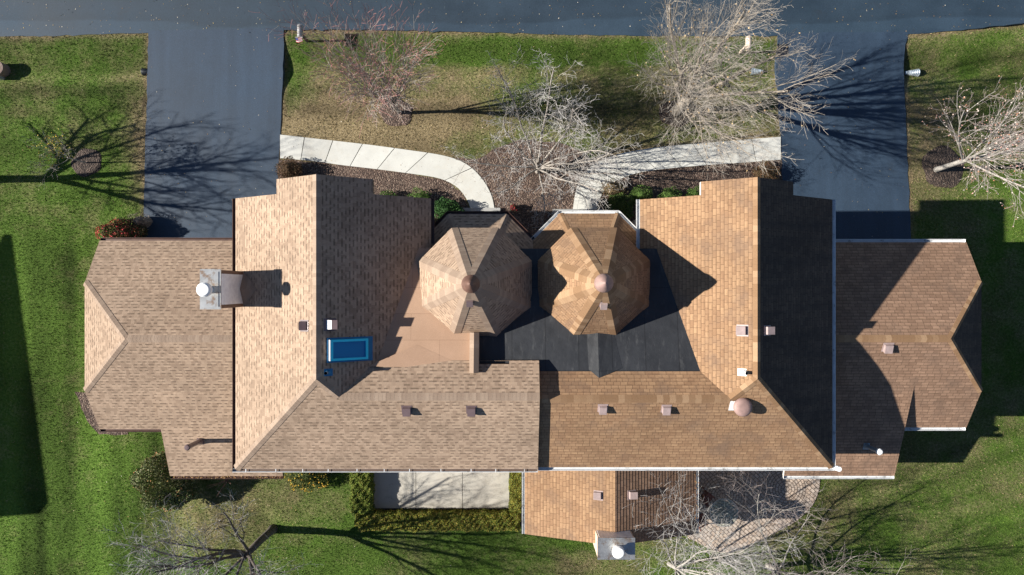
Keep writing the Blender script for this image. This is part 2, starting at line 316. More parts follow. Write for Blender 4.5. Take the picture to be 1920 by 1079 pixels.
# ------------------------------------------------------------------ mesh building
class MB:
    def __init__(s): s.v = []; s.f = []; s.uv = []; s.mi = []; s.col = None
    def add(s, pts, uvs=None, mi=0):
        i = len(s.v); s.v.extend([tuple(p) for p in pts]); s.f.append(tuple(range(i, i + len(pts))))
        s.uv.append(uvs if uvs else [(p[0], p[1]) for p in pts]); s.mi.append(mi)
    def box(s, lo, hi, mi=0, M4=None):
        x0, y0, z0 = lo; x1, y1, z1 = hi
        c = [Vector(q) for q in ((x0, y0, z0), (x1, y0, z0), (x1, y1, z0), (x0, y1, z0), (x0, y0, z1), (x1, y0, z1), (x1, y1, z1), (x0, y1, z1))]
        if M4 is not None: c = [M4 @ q for q in c]
        for q in ((3, 2, 1, 0), (4, 5, 6, 7), (0, 1, 5, 4), (1, 2, 6, 5), (2, 3, 7, 6), (3, 0, 4, 7)): s.add([c[j] for j in q], None, mi)
    def prism(s, pts, z0, z1, mi=0, bottom=False):
        n = len(pts)
        area = sum(pts[i][0] * pts[(i + 1) % n][1] - pts[(i + 1) % n][0] * pts[i][1] for i in range(n))
        if area < 0: pts = pts[::-1]
        s.add([(p[0], p[1], z1) for p in pts], None, mi)
        for i in range(n):
            a, b = pts[i], pts[(i + 1) % n]
            s.add([(a[0], a[1], z0), (b[0], b[1], z0), (b[0], b[1], z1), (a[0], a[1], z1)], None, mi)
        if bottom: s.add([(p[0], p[1], z0) for p in pts[::-1]], None, mi)
    def tube(s, pts, rad, n=6, mi=0, cap=True):
        rings = []; up = Vector((0, 0, 1)); prev = None
        for i, p in enumerate(pts):
            p = Vector(p)
            d = (Vector(pts[min(i + 1, len(pts) - 1)]) - Vector(pts[max(i - 1, 0)]))
            d = d.normalized() if d.length > 1e-9 else Vector((0, 0, 1))
            if prev is None:
                a = d.cross(up); a = a.normalized() if a.length > 1e-3 else Vector((1, 0, 0))
            else:
                a = prev - d * prev.dot(d); a = a.normalized() if a.length > 1e-6 else Vector((1, 0, 0))
            prev = a; b = d.cross(a); i0 = len(s.v)
            for k in range(n):
                t = 2 * math.pi * k / n; q = p + (a * math.cos(t) + b * math.sin(t)) * rad[i]
                s.v.append((q.x, q.y, q.z))
            rings.append(i0)
        for i in range(len(rings) - 1):
            for k in range(n):
                k2 = (k + 1) % n
                s.f.append((rings[i] + k, rings[i] + k2, rings[i + 1] + k2, rings[i + 1] + k)); s.uv.append(None); s.mi.append(mi)
        if cap:
            for r0, rev in ((rings[0], True), (rings[-1], False)):
                q = tuple(range(r0, r0 + n)); s.f.append(q[::-1] if rev else q); s.uv.append(None); s.mi.append(mi)
    def lathe(s, c, prof, n=16, mi=0):
        rings = []
        for r, z in prof:
            i0 = len(s.v)
            for k in range(n):
                t = 2 * math.pi * k / n; s.v.append((c[0] + r * math.cos(t), c[1] + r * math.sin(t), c[2] + z))
            rings.append(i0)
        for i in range(len(rings) - 1):
            for k in range(n):
                k2 = (k + 1) % n; s.f.append((rings[i] + k, rings[i] + k2, rings[i + 1] + k2, rings[i + 1] + k)); s.uv.append(None); s.mi.append(mi)
        s.f.append(tuple(rings[-1] + k for k in range(n))); s.uv.append(None); s.mi.append(mi)
    def build(s, name, mats, parent=None, smooth=False, origin=None):
        o0 = Vector((0, 0, 0))
        if parent is not None: o0 = WPOS[parent.name]
        elif origin is not None: o0 = Vector(origin)
        me = bpy.data.meshes.new(name)
        me.from_pydata([(v[0] - o0.x, v[1] - o0.y, v[2] - o0.z) for v in s.v], [], s.f)
        if not isinstance(mats, (list, tuple)): mats = [mats]
        for m in mats: me.materials.append(m)
        if len(mats) > 1: me.polygons.foreach_set('material_index', s.mi)
        if any(u is not None for u in s.uv):
            ul = me.uv_layers.new(name='UVMap'); flat = []
            for f, u in zip(s.f, s.uv):
                if u is None: flat.extend([0.0] * (2 * len(f)))
                else:
                    for q in u: flat.extend(q)
            ul.data.foreach_set('uv', flat)
        if s.col is not None:
            ca = me.color_attributes.new('col', 'FLOAT_COLOR', 'POINT')
            ca.data.foreach_set('color', np.asarray(s.col, dtype=np.float32).ravel())
        if smooth: me.polygons.foreach_set('use_smooth', [True] * len(me.polygons))
        me.update()
        o = bpy.data.objects.new(name, me); COL.objects.link(o)
        if parent is not None: o.parent = parent; WPOS[o.name] = o0.copy()
        else: o.location = o0; WPOS[o.name] = o0.copy()
        return o

def tag(o, label=None, cat=None, group=None, kind=None):
    if label: o['label'] = label
    if cat: o['category'] = cat
    if group: o['group'] = group
    if kind: o['kind'] = kind
    return o
def thing(name, label, cat, loc, group=None):
    o = bpy.data.objects.new(name, None); COL.objects.link(o); o.location = loc; o.empty_display_size = .3
    WPOS[o.name] = Vector(loc); return tag(o, label, cat, group)

# ------------------------------------------------------------------ roofs
def clip(poly, axis_fn, lim, keep_ge):
    out = []; n = len(poly)
    for i in range(n):
        a, b = poly[i], poly[(i + 1) % n]; fa, fb = axis_fn(a) - lim, axis_fn(b) - lim
        if not keep_ge: fa, fb = -fa, -fb
        if fa >= -1e-9: out.append(a)
        if (fa > 1e-9 and fb < -1e-9) or (fa < -1e-9 and fb > 1e-9):
            t = fa / (fa - fb); out.append(a.lerp(b, t))
    return out
def normal_of(pts):
    n = Vector((0, 0, 0))
    for i in range(len(pts)):
        a, b = pts[i], pts[(i + 1) % len(pts)]
        n += Vector(((a.y - b.y) * (a.z + b.z), (a.z - b.z) * (a.x + b.x), (a.x - b.x) * (a.y + b.y)))
    n.normalize()
    return n if n.z > 0 else -n
class Roof:
    def __init__(s, th=.2): s.mb = MB(); s.faces = []; s.th = th
    def face(s, pts, mi=0, h=.004, row=.143):
        pts = [Vector(p) for p in pts]; n = normal_of(pts)
        # make counter-clockwise seen from above
        ar = sum(pts[i].x * pts[(i + 1) % len(pts)].y - pts[(i + 1) % len(pts)].x * pts[i].y for i in range(len(pts)))
        if ar < 0: pts = pts[::-1]
        u = Vector((0, 0, 1)).cross(n); u = u.normalized() if u.length > 1e-4 else Vector((1, 0, 0)); v = n.cross(u)
        f = lambda p: p.dot(v)
        v0 = min(f(p) for p in pts); v1 = max(f(p) for p in pts); k = 0
        uo = R.uniform(0, 5)
        while v0 + k * row < v1 - 1e-6:
            a = v0 + k * row; b = min(a + row, v1)
            q = clip(clip(pts, f, a, True), f, b, False)
            k += 1
            if len(q) < 3: continue
            lift = lambda p: p + n * (h * (1 - (f(p) - a) / row) + .002)
            s.mb.add([lift(p) for p in q], [(p.dot(u) + uo, f(p) - v0 if False else (f(p) - a) * .998 + .0001 + (k - 1) * row) for p in q], mi)
            low = sorted([p for p in q if abs(f(p) - a) < 1e-4], key=lambda p: p.dot(u))
            if len(low) >= 2 and h > 0:
                p0, p1 = low[0], low[-1]
                s.mb.add([p0 - n * .01, p1 - n * .01, lift(p1), lift(p0)], [(p0.dot(u) + uo, k * row - .001), (p1.dot(u) + uo, k * row - .001), (p1.dot(u) + uo, k * row - .001), (p0.dot(u) + uo, k * row - .001)], mi)
        s.faces.append(pts); return n
    def finish(s, fascia_mi):
        key = lambda p: (round(p.x, 3), round(p.y, 3), round(p.z, 3))
        cnt = {}
        for pts in s.faces:
            for i in range(len(pts)):
                e = frozenset((key(pts[i]), key(pts[(i + 1) % len(pts)]))); cnt[e] = cnt.get(e, 0) + 1
        d = Vector((0, 0, s.th)); e0 = Vector((0, 0, .0005))
        for pts in s.faces:
            s.mb.add([p - d for p in pts[::-1]], None, fascia_mi)
            for i in range(len(pts)):
                a, b = pts[i], pts[(i + 1) % len(pts)]
                if cnt[frozenset((key(a), key(b)))] == 1: s.mb.add([a - d, b - d, b, a], None, fascia_mi)
def capline(mb, a, b, n1, n2, w=.16, lift=.018, mi=0, over=.0):
    if isinstance(mb, Sep): mb = mb.new()
    a = Vector(a); b = Vector(b); d = (b - a).normalized()
    a = a - d * over; b = b + d * over
    def side(n, ref):
        t = n.cross(d); t.normalize()
        if t.dot(ref) < 0: t = -t
        return t
    s1 = n1.cross(d).normalized(); s2 = n2.cross(d).normalized()
    mid = ((n1 + n2)).normalized()
    if s1.dot(n2) < 0: s1 = -s1      # points to the n1 side (away from n2)
    if s1.dot(mid) > 0: s1 = -s1
    if s2.dot(mid) > 0: s2 = -s2
    L = (b - a).length; step = .14; n = max(1, int(L / step))
    u0 = R.uniform(0, 50)
    for i in range(n):
        p = a + (b - a) * (i / n); q = a + (b - a) * ((i + 1) / n)
        l0, l1 = lift, lift + .003
        for sd, nn, flip in ((s1, n1, False), (s2, n2, True)):
            P0 = p + mid * (l0 + .006); Q0 = q + mid * (l1 + .006)
            P1 = p + sd * w + nn * (l0 * .6 + .004); Q1 = q + sd * w + nn * (l1 * .6 + .004)
            quad = [P0, Q0, Q1, P1]; u = [(u0 + i * step + .001, 0), (u0 + (i + 1) * step - .001, 0), (u0 + (i + 1) * step - .001, w), (u0 + i * step + .001, w)]
            if (Q0 - P0).cross(P1 - P0).z < 0: quad = quad[::-1]; u = u[::-1]
            mb.add(quad, u, mi)
            mb.add([P1, Q1, Q1 - nn * .04, P1 - nn * .04], None, mi)
def gutter(mb, a, b, out, w=.125, h=.11, mi=0, ends=True, hangers=0.0, zo=-.02, sl=0.0):
    """open K-style gutter hung along a->b, out = horizontal outward direction"""
    if isinstance(mb, Sep): mb = mb.new()
    a = Vector(a); b = Vector(b); out = Vector((out[0], out[1], 0)).normalized(); t = .006
    z1 = zo
    prof = [(.004, z1), (.004, z1 - h), (w * .7, z1 - h), (w, z1 - h * .35), (w, z1), (w - .018, z1), (w - .018, z1 - t), (w - .012, z1 - h * .4), (w * .7 - .006, z1 - h + t * 2), (.012, z1 - h + t * 2), (.012, z1)]
    A = [a + out * o + Vector((0, 0, z)) for o, z in prof]; B = [b + out * o + Vector((0, 0, z)) for o, z in prof]
    n = len(prof)
    for i in range(n):
        j = (i + 1) % n; mb.add([A[i], B[i], B[j], A[j]], None, mi)
    if ends:
        for E in (A, B): mb.add([E[i] for i in (0, 1, 2, 3, 4)], None, mi)
    if hangers:
        d = (b - a); L = d.length; d.normalize(); k = hangers * .5
        while k < L:
            c = a + d * k
            for o1 in [0]:
                p = [c + d * s_ + out * o + Vector((0, 0, z1 + .004)) for s_, o in ((-.014, 0.0), (.014, 0.0), (.014, w), (-.014, w))]
                mb.add(p, None, mi); mb.add([q - Vector((0, 0, .008)) for q in p[::-1]], None, mi)
            k += hangers * R.uniform(.8, 1.25)

class Sep:
    """collects pieces that each become a part of their own"""
    def __init__(s): s.l = []
    def new(s): s.l.append(MB()); return s.l[-1]
    def build(s, name, mats, parent):
        o = None
        for m in s.l:
            q = m.build(name, mats, parent); o = o or q
        return o
# ------------------------------------------------------------------ house unit pieces
def roof_vent(house, px, py, zfun, nrm, mat, size=.36, hgt=.2, name='roof_vent', parent=None, top=.62, glint=None):
    # find the point of the slope on this line of sight
    z = 6.0
    for _ in range(40): q = P(px, py, z); z = z * .5 + zfun(q.x, q.y) * .5
    q = P(px, py, z); q.z = zfun(q.x, q.y)
    up = Vector((0, 0, 1)); u = up.cross(nrm).normalized(); v = nrm.cross(u)
    F = Matrix(((u.x, v.x, nrm.x, q.x), (u.y, v.y, nrm.y, q.y), (u.z, v.z, nrm.z, q.z), (0, 0, 0, 1)))
    size *= .9; s = size / 2
    mb = MB()
    # hooded body: tapered box, its top nearer level than the slope
    b0 = [(-s, -s, 0), (s, -s, 0), (s, s, 0), (-s, s, 0)]; tl = .10
    t0 = [(-s * .93, -s * .93, hgt), (s * .93, -s * .93, hgt), (s * .93, s * .95, hgt * top), (-s * .93, s * .95, hgt * top)]
    if glint == 0: t0[0] = (-s * .93, -s * .02, t0[0][2]); t0[1] = (s * .93, -s * .02, t0[1][2])
    if glint == 2: t0[2] = (s * .93, s * .1, t0[2][2]); t0[3] = (-s * .93, s * .1, t0[3][2])
    B = [F @ Vector(p) for p in b0]; T = [F @ Vector(p) for p in t0]
    mb.add(T)
    for i in range(4):
        j = (i + 1) % 4; mb.add([B[i], B[j], T[j], T[i]], None, 1 if i == glint else 0)  # the sun-facing side turns white, a sun glint put into the material
    lip = [F @ Vector((p[0] * 1.05, p[1] * 1.05, p[2] - .035)) for p in t0]; lip2 = [F @ Vector((p[0] * 1.05, p[1] * 1.05, p[2] - .004)) for p in t0]
    for i in range(4):
        j = (i + 1) % 4; mb.add([lip[i], lip[j], lip2[j], lip2[i]])
    mb.add(lip2[::1]); mb.add(lip[::-1])
    o = mb.build(name, [mat, M['whitemetal']] if glint is not None else mat, parent or house)
    fl = MB(); fl.box((-s * 1.3, -s * 1.15, .004), (s * 1.3, s * 1.45, .016), 0, F); fl.build('flashing', mat, o)
    return o
def slope_fn(p, n):
    p = Vector(p); return lambda x, y: p.z - (n.x * (x - p.x) + n.y * (y - p.y)) / n.z

def pipe(house, base, top, r, mat, capmat, name='vent_pipe', capr=None, flash=None, flashmat=None):
    mb = MB(); mb.tube([base, top], [r, r], 12, 0, False)
    mb.tube([Vector(top) - Vector((0, 0, .15)), top], [r * .8, r * .8], 12, 1, False)
    mb.lathe((top[0], top[1], top[2] - .15), [(r * .8, 0), (.001, 0)], 12, 1)
    o = mb.build(name, [mat, M['black']], house, True)
    if capr:
        c = MB(); c.lathe(top, [(capr, .05), (capr, .11), (capr * .75, .15), (capr * .7, .155), (.001, .16)], 16); c.lathe(top, [(r * .5, 0), (capr, .05)], 16)
        c.build('rain_cap', capmat, o, False)
    if flash:
        f = MB(); F = flash; f.box((-.13, -.17, .003), (.13, .14, .014), 0, F); f.lathe((base[0], base[1], base[2]), [(r * 1.9, -.12), (r * 1.1, .16)], 12); f.build('flashing', flashmat or mat, o)
    return o
def frame_on(q, nrm):
    u = Vector((0, 0, 1)).cross(nrm).normalized(); v = nrm.cross(u)
    return Matrix(((u.x, v.x, nrm.x, q[0]), (u.y, v.y, nrm.y, q[1]), (u.z, v.z, nrm.z, q[2]), (0, 0, 0, 1)))

T225 = math.tan(math.radians(22.5))
def octa(cx, cy, ap, z):
    rr = ap / math.cos(math.radians(22.5))
    return [Vector((cx + rr * math.cos(math.radians(22.5 + 45 * k)), cy + rr * math.sin(math.radians(22.5 + 45 * k)), z)) for k in range(8)]

def turret(house, cx, cy, apz, ez, ap, matroof, matcap, mfascia, mwall, mgut, dome, skirt_ap=2.85, skz=4.5, split=None):
    r = Roof(.16); A = Vector((cx, cy, apz)); E = octa(cx, cy, ap, ez); N = []
    for k in range(8): N.append(r.face([E[k], E[(k + 1) % 8], A], 0, .004))
    r.finish(1); ro = r.mb.build('turret_roof', [matroof, mfascia], house)
    cp = Sep()
    for k in range(8):
        capline(cp, E[k].lerp(A, .01), E[k].lerp(A, .93), N[(k - 1) % 8], N[k], .23, .02)
    cp.build('ridge_cap', matcap, ro)
    fin = MB()
    if dome: fin.lathe((cx, cy, apz), [(.325, -.43), (.325, -.36), (.25, -.22), (.10, -.02), (.001, .08)], 28); fin.build('roof_finial', M['dome'], ro, True)
    else: fin.lathe((cx, cy, apz), [(.315, -.40), (.315, -.33), (.10, .0), (.001, .10)], 24); fin.build('roof_finial', M['copper'], ro, False)
    w = MB(); w.prism([(p.x, p.y) for p in octa(cx, cy, ap - .22, 0)], 0, ez + .05, 0, False); w.build('turret_wall', mwall, house)
    # lower porch roof round the front
    s = Roof(.16); So = octa(cx, cy, skirt_ap, skz); ia = ap - .25; Si = octa(cx, cy, ia, skz + (skirt_ap - ia) * .68); NN = {}
    for k in (0, 1, 2): NN[k] = s.face([So[k], So[k + 1], Si[k + 1], Si[k]], 0, .004)
    s.finish(1); so = s.mb.build('porch_roof', [matroof, mfascia], house)
    cp = Sep()
    for k in (1, 2): capline(cp, So[k], Si[k], NN[k - 1], NN[k], .12, .012)
    cp.build('ridge_cap', matcap, so)
    g = Sep()
    for k in (0, 1, 2):
        a, b = So[k], So[k + 1]; mid = (a + b) / 2 - Vector((cx, cy, skz)); out = (mid.x, mid.y)
        d = (b - a).normalized(); ex = .06
        gutter(g, a - d * .04, b + d * .04, out, .13, .11, 0, False)
    g.build('gutter', mgut, house)
    return ro, N, E, A

# ================================================================== LEFT HOUSE
def build_left():
    h = thing('duplex_house', 'left half of the duplex with lighter tan shingles and a blue skylight', 'house', (-6.9, -1.8, 0))
    ze, zr = 5.80, 8.20; xW, xE, xr = -10.70, -3.139, -6.918; yS = -7.02; yN = 3.45; yP = 4.0; dP = 1.78; s = (zr - ze) / (xr - xW)
    zp = zr - dP * s; half = xr - xW; hy = yS + half
    V = Vector((xr + .7, hy - .7, zr - .7 * s)); yr = V.y
    vz = 6.6; t = (V.z - vz) / s
    Ve = Vector((V.x + t, V.y + t, vz)); half_e = xE - xr
    r = Roof(.2)
    nW = r.face([(xW, yS, ze), (xr, hy, zr), (xr, yP, zr), (xr - dP, yP, zp), (xr - dP, yN, zp), (xW, yN, ze)])
    tE = (V.z - ze) / s
    nE = r.face([(xr, yP, zr), (xr, hy, zr), V, Ve, (V.x + tE, V.y + tE, ze), (V.x + tE, yN, ze), (xr + dP, yN, zp), (xr + dP, yP, zp)])
    nS = r.face([(xW, yS, ze), (1.0, yS, ze), (1.0, yr, V.z), V, (xr, hy, zr)])
    zy = lambda y: V.z - (y - yr) * s
    nN = r.face([V, Ve, (-1.3, Ve.y, vz), (-1.3, -2.83, zy(-2.83)), (-.1, -2.83, zy(-2.83)), (-.1, -2.70, zy(-2.70)), (1.0, -2.70, zy(-2.70)), (1.0, yr, V.z)])
    r.finish(1)
    mr = r.mb.build('main_roof', [M['shL'], M['fascia']], h)
    cp = Sep()
    capline(cp, (xr, yP, zr), (xr, hy, zr), nW, nE, .16)
    capline(cp, (xW, yS, ze), (xr, hy, zr), nW, nS, .16)
    capline(cp, (xr, hy, zr), V, nE, nS, .16)
    capline(cp, V, (1.0, yr, V.z), nN, nS, .16)
    cp.build('ridge_cap', M['capL'], mr)
    # walls
    w = MB(); w.box((xW + .5, yS + .4, 0), (xE - .5, yN - .35, ze - .02)); w.box((xE - .5, yS + .4, 0), (.95, -1.0, ze - .02))
    gx = [(xW + .5, ze - .02), (xE - .5, ze - .02), (xr, zr - .34)]
    for y in (yN - .35,): w.add([(x, y, z) for x, z in gx[::-1]])
    w.add([(.95, yS + .4, ze - .02), (.95, -1.0, ze - .02), (.95, -2.72, zy(-2.72) - .22), (.95, yr, V.z - .22)])
    w.box((-17.2, -5.6, 0), (xW + .5, 1.6, 2.95)); w.box((-14.4, -7.75, 0), (-10.2, -5.6, 2.55)); w.box((-10.2, -7.75, 0), (-10.0, yS + .4, 2.55))
    w.add([(-17.2, 1.6, 2.95), (-17.2, .22, 3.85), (-17.2, -4.26, 3.85), (-17.2, -5.6, 2.95)])
    w.build('wall', M['sidingL'], h)
    # flat roof of brown rolled roofing
    f = MB(); zf = lambda y: 6.1 + (1.43 - y) * .9 / 4.26
    top = [(-5.75, 1.5), (-5.75, -3.25), (-1.35, -3.25), (-1.35, 1.5)]
    f.add([(x, y, zf(y)) for x, y in top][::1]); f.add([(x, y, zf(y) - .3) for x, y in top][::-1])
    for i in range(4):
        a, b = top[i], top[(i + 1) % 4]; f.add([(a[0], a[1], zf(a[1]) - .3), (b[0], b[1], zf(b[1]) - .3), (b[0], b[1], zf(b[1])), (a[0], a[1], zf(a[1]))])
    # tapered saddle towards the back corner
    q = [Vector((-5.2, -2.86, zf(-2.86) + .02)), Vector((-3.45, -2.2, zf(-2.2) + .012)), Vector((-1.75, -2.9, zf(-2.9) - .0 + .012)), Vector((-3.4, -2.95, zf(-2.95) + .12))]
    A_, C_, B_ = Vector((-5.3, -2.9, zf(-2.9) + .16)), Vector((-3.55, -2.12, zf(-2.12) + .004)), Vector((-1.62, -2.98, zf(-2.98) + .004))
    f.add([A_, B_, C_])
    f.build('flat_roof', M['rolled'], h)
    # shingled parapet between the two flat roofs
    pm = MB(); zb = 6.2
    ys = (-3.12, -1.66)
    def zt(y): return zf(y) + .30
    pts = [(-1.56, -.30), (-1.56, .0), (-1.40, .10), (-1.22, .02), (-1.22, -.5)]
    for i in range(4):
        (x0, d0), (x1, d1) = pts[i], pts[i + 1]
        q = [(x0, ys[0], zt(ys[0]) + d0), (x1, ys[0], zt(ys[0]) + d1), (x1, ys[1], zt(ys[1]) + d1), (x0, ys[1], zt(ys[1]) + d0)]
        pm.add(q, [(p[1] * 1.0 + 20, i * .2) for p in q], 0)
    for y in ys: pm.add([(x, y, zt(y) + d) for x, d in pts], None, 0)
    pm.build('parapet', M['capL'], h)
    # turret
    ro, N, E, A = turret(h, -1.40, .12, 9.57, 6.25, 2.15, M['shL'], M['capL'], M['fascia'], M['sidingL'], M['gutL'], False)
    roof_vent(h, 881, 566, slope_fn(A, N[5]), N[5], M['ventL'], .27, .16, 'roof_vent', ro)
    # wing with clipped gable
    wz, wr, wy, xg, xa = 3.0, 5.37, -2.02, -17.59, -15.2; sw = .59
    z2 = 4.05; d2 = (wr - z2) / sw; xe = -10.25
    r = Roof(.18)
    nwN = r.face([(xe, wy, wr), (xa, wy, wr), (xg, wy + d2, z2), (xg, wy + (wr - wz) / sw, wz), (xe, wy + (wr - wz) / sw, wz)])
    nwS = r.face([(xe, wy, wr), (xa, wy, wr), (xg, wy - d2, z2), (xg, wy - (wr - wz) / sw, wz), (xe, wy - (wr - wz) / sw, wz)])
    nwW = r.face([(xa, wy, wr), (xg, wy + d2, z2), (xg, wy - d2, z2)])
    r.finish(1); wo = r.mb.build('wing_roof', [M['shL'], M['fascia']], h)
    cp = Sep(); capline(cp, (xa, wy, wr), (xe, wy, wr), nwN, nwS, .16); capline(cp, (xg, wy + d2, z2), (xa, wy, wr), nwN, nwW, .15); capline(cp, (xg, wy - d2, z2), (xa, wy, wr), nwS, nwW, .15)
    cp.build('ridge_cap', M['capL'], wo)
    r = Roof(.16); ez = 2.6; ey = -8.14; y0 = -4.32
    nl = r.face([(-14.78, y0, ez + .37 * (y0 - ey)), (-14.78, ey, ez), (-9.9, ey, ez), (-9.9, y0, ez + .37 * (y0 - ey))])
    r.finish(1); r.mb.build('lean_to_roof', [M['shL'], M['fascia']], h)
    # gutters
    g = Sep(); gutter(g, (xW, yS - .05, ze), (xW, yN, ze), (-1, 0), .14); gutter(g, (xE - .0, 1.7, ze), (xE, yN, ze), (1, 0), .13); g.build('gutter', M['gutL'], h)
    g = Sep(); gutter(g, (xW - .14, yS, ze), (1.0, yS, ze), (0, -1), .14, .11, 0, True, 1.05); go = g.build('gutter', M['gutW'], h); go['label'] = 'white gutter along the back eave'
    d = MB(); d.box((xW, yS - .115, ze - .125), (.98, yS - .008, ze - .085)); d.build('gutter_debris', M['fascia'], go)
    g = Sep(); wN = wy + (wr - wz) / sw; wS = wy - (wr - wz) / sw
    gutter(g, (xg + .02, wN, wz), (xW, wN, wz), (0, 1), .13); gutter(g, (xg + .02, wS, wz), (-14.6, wS, wz), (0, -1), .13); g.build('gutter', M['gutL'], h)
    g = Sep(); gutter(g, (-14.75, ey, ez), (-9.9, ey, ez), (0, -1), .14); go2 = g.build('gutter', M['gutL'], h)
    lf = leaves_box([(-14.7, ey - .12, ez - .09), (-9.95, ey - .01, ez - .02)], 320, .035, .06, [(.42, .25, .09), (.32, .16, .06), (.5, .36, .16), (.2, .11, .06)], 5); lo = lf.build('gutter_leaves', M['litter'], go2); lo['kind'] = 'stuff'
    # chimney
    cx0, cx1, cy0, cy1, ct = -10.98, -10.30, -.74, .62, 8.25
    c = MB(); c.box((cx0, cy0, 0), (cx1, cy1, ct - .04), 0)
    ch = c.build('chimney', M['brown'], h)
    cr = MB(); cr.box((cx0 - .03, cy0 - .03, ct - .05), (cx1 + .03, cy1 + .03, ct)); cr.box((cx0 + .05, cy0 + .06, ct), (cx1 - .05, cy1 - .06, ct + .02)); cr.build('metal_crown', M['galv'], ch)
    pn = MB(); pn.box((cx1 + .002, cy0 + .13, ct - 2.1), (cx1 + .02, cy1 - .13, ct - .06)); pn.build('side_panel', M['panel'], ch)
    fl = MB(); fx, fy = -10.66, -.075; fl.lathe((fx, fy, ct), [(.13, 0), (.13, .32), (.2, .33), (.25, .36), (.25, .52), (.20, .58), (.001, .6)], 24); fl.build('flue_cap', M['whitemetal'], ch, False)
    # cricket behind the chimney
    zc = lambda x: ze + s * (x - xW); ym = (cy0 + cy1) / 2; rise = .42
    x1 = cx1 + rise / s
    r = Roof(.05); nA = r.face([(cx1, ym, zc(cx1) + rise), (x1, ym, zc(x1)), (cx1, cy1 + .02, zc(cx1) + .005)], 0, .004); nB = r.face([(cx1, ym, zc(cx1) + rise), (x1, ym, zc(x1)), (cx1, cy0 - .02, zc(cx1) + .005)], 0, .004)
    r.mb.build('chimney_cricket', [M['capL'], M['fascia']], h)
    # vents
    fW, fE, fS = slope_fn((xr, 0, zr), nW), slope_fn((xr, 0, zr), nE), slope_fn(V, nS)
    roof_vent(h, 570, 611, fW, nW, M['ventL'], .36, .24, top=.25, glint=0); roof_vent(h, 620, 609, fE, nE, M['ventL'], .38, .26, top=.6, glint=2)
    roof_vent(h, 763, 769, fS, nS, M['ventL'], .33, .2); roof_vent(h, 884, 769, fS, nS, M['ventL'], .33, .2)
    # skylight
    q = Vector((-5.93, -2.24, 0)); q.z = fE(q.x, q.y); F = frame_on(q, nE)
    L, W = .70, .375
    sk = MB(); sk.box((-W - .07, -L - .22, .004), (W + .07, L + .10, .03), 0, F); so = sk.build('skylight', M['bluecurb'], h)
    fr = MB()
    for lo, hi in (((-W, -L, .02), (W, -L + .09, .16)), ((-W, L - .09, .02), (W, L, .16)), ((-W, -L + .09, .02), (-W + .08, L - .09, .16)), ((W - .08, -L + .09, .02), (W, L - .09, .16))): fr.box(lo, hi, 0, F)
    fr.box((-W, L + .002, .02), (W, L + .03, .17), 1, F)  # west side in white, its sunlit look put into the material
    fr.build('skylight_frame', [M['blueframe'], M['whitemetal']], so)
    gl = MB(); gl.box((-W + .08, -L + .09, .07), (W - .08, L - .09, .10), 0, F); gl.build('skylight_glass', M['skyglass'], so)
    b = P(616, 698, 7.9); b.z = fE(b.x, b.y); pipe(h, b, b + Vector((0, 0, .32)), .055, M['lead'], None, 'vent_pipe', None, frame_on(b, nE), M['bluecurb'])
    # flue on the lean-to
    b = Vector((-13.2, -6.5, ez + .37 * (-6.5 - ey))); pipe(h, b, b + Vector((0, 0, 1.12)), .10, M['ventL'], M['ventL'], 'flue_pipe', .125, frame_on(b, nl), M['ventL'])
    return h

# ------------------------------------------------------------------ foliage helpers
def leaves_pts(pts, smin, smax, cols, seed, flat=0.0, nrm=None, elong=1.6):
    rg = np.random.default_rng(seed); n = len(pts); pts = np.asarray(pts, float)
    a = rg.normal(size=(n, 3)); a[:, 2] *= (1 - flat); a /= np.linalg.norm(a, axis=1)[:, None] + 1e-9
    b = rg.normal(size=(n, 3)); b[:, 2] *= (1 - flat); b -= a * (a * b).sum(1)[:, None]; b /= np.linalg.norm(b, axis=1)[:, None] + 1e-9
    s = rg.uniform(smin, smax, n)[:, None]
    v = np.stack([pts - a * s * .5, pts + b * s * .5 / elong, pts + a * s * .5, pts - b * s * .5 / elong], 1).reshape(-1, 3)
    mb = MB(); mb.v = [tuple(q) for q in v]
    mb.f = [(4 * i, 4 * i + 1, 4 * i + 2, 4 * i + 3) for i in range(n)]; mb.uv = [None] * n; mb.mi = [0] * n
    cols = np.asarray(cols, float); ci = rg.integers(0, len(cols), n); c = cols[ci] * rg.uniform(.75, 1.25, n)[:, None]
    mb.col = np.repeat(np.concatenate([c, np.ones((n, 1))], 1), 4, 0)
    return mb
def leaves_box(bb, n, smin, smax, cols, seed):
    rg = np.random.default_rng(seed); lo, hi = np.array(bb[0]), np.array(bb[1])
    return leaves_pts(lo + rg.random((n, 3)) * (hi - lo), smin, smax, cols, seed, .5)
def merge(a, b):
    o = len(a.v); a.v += b.v; a.f += [tuple(i + o for i in f) for f in b.f]; a.uv += b.uv; a.mi += b.mi
    a.col = np.concatenate([a.col, b.col]); return a

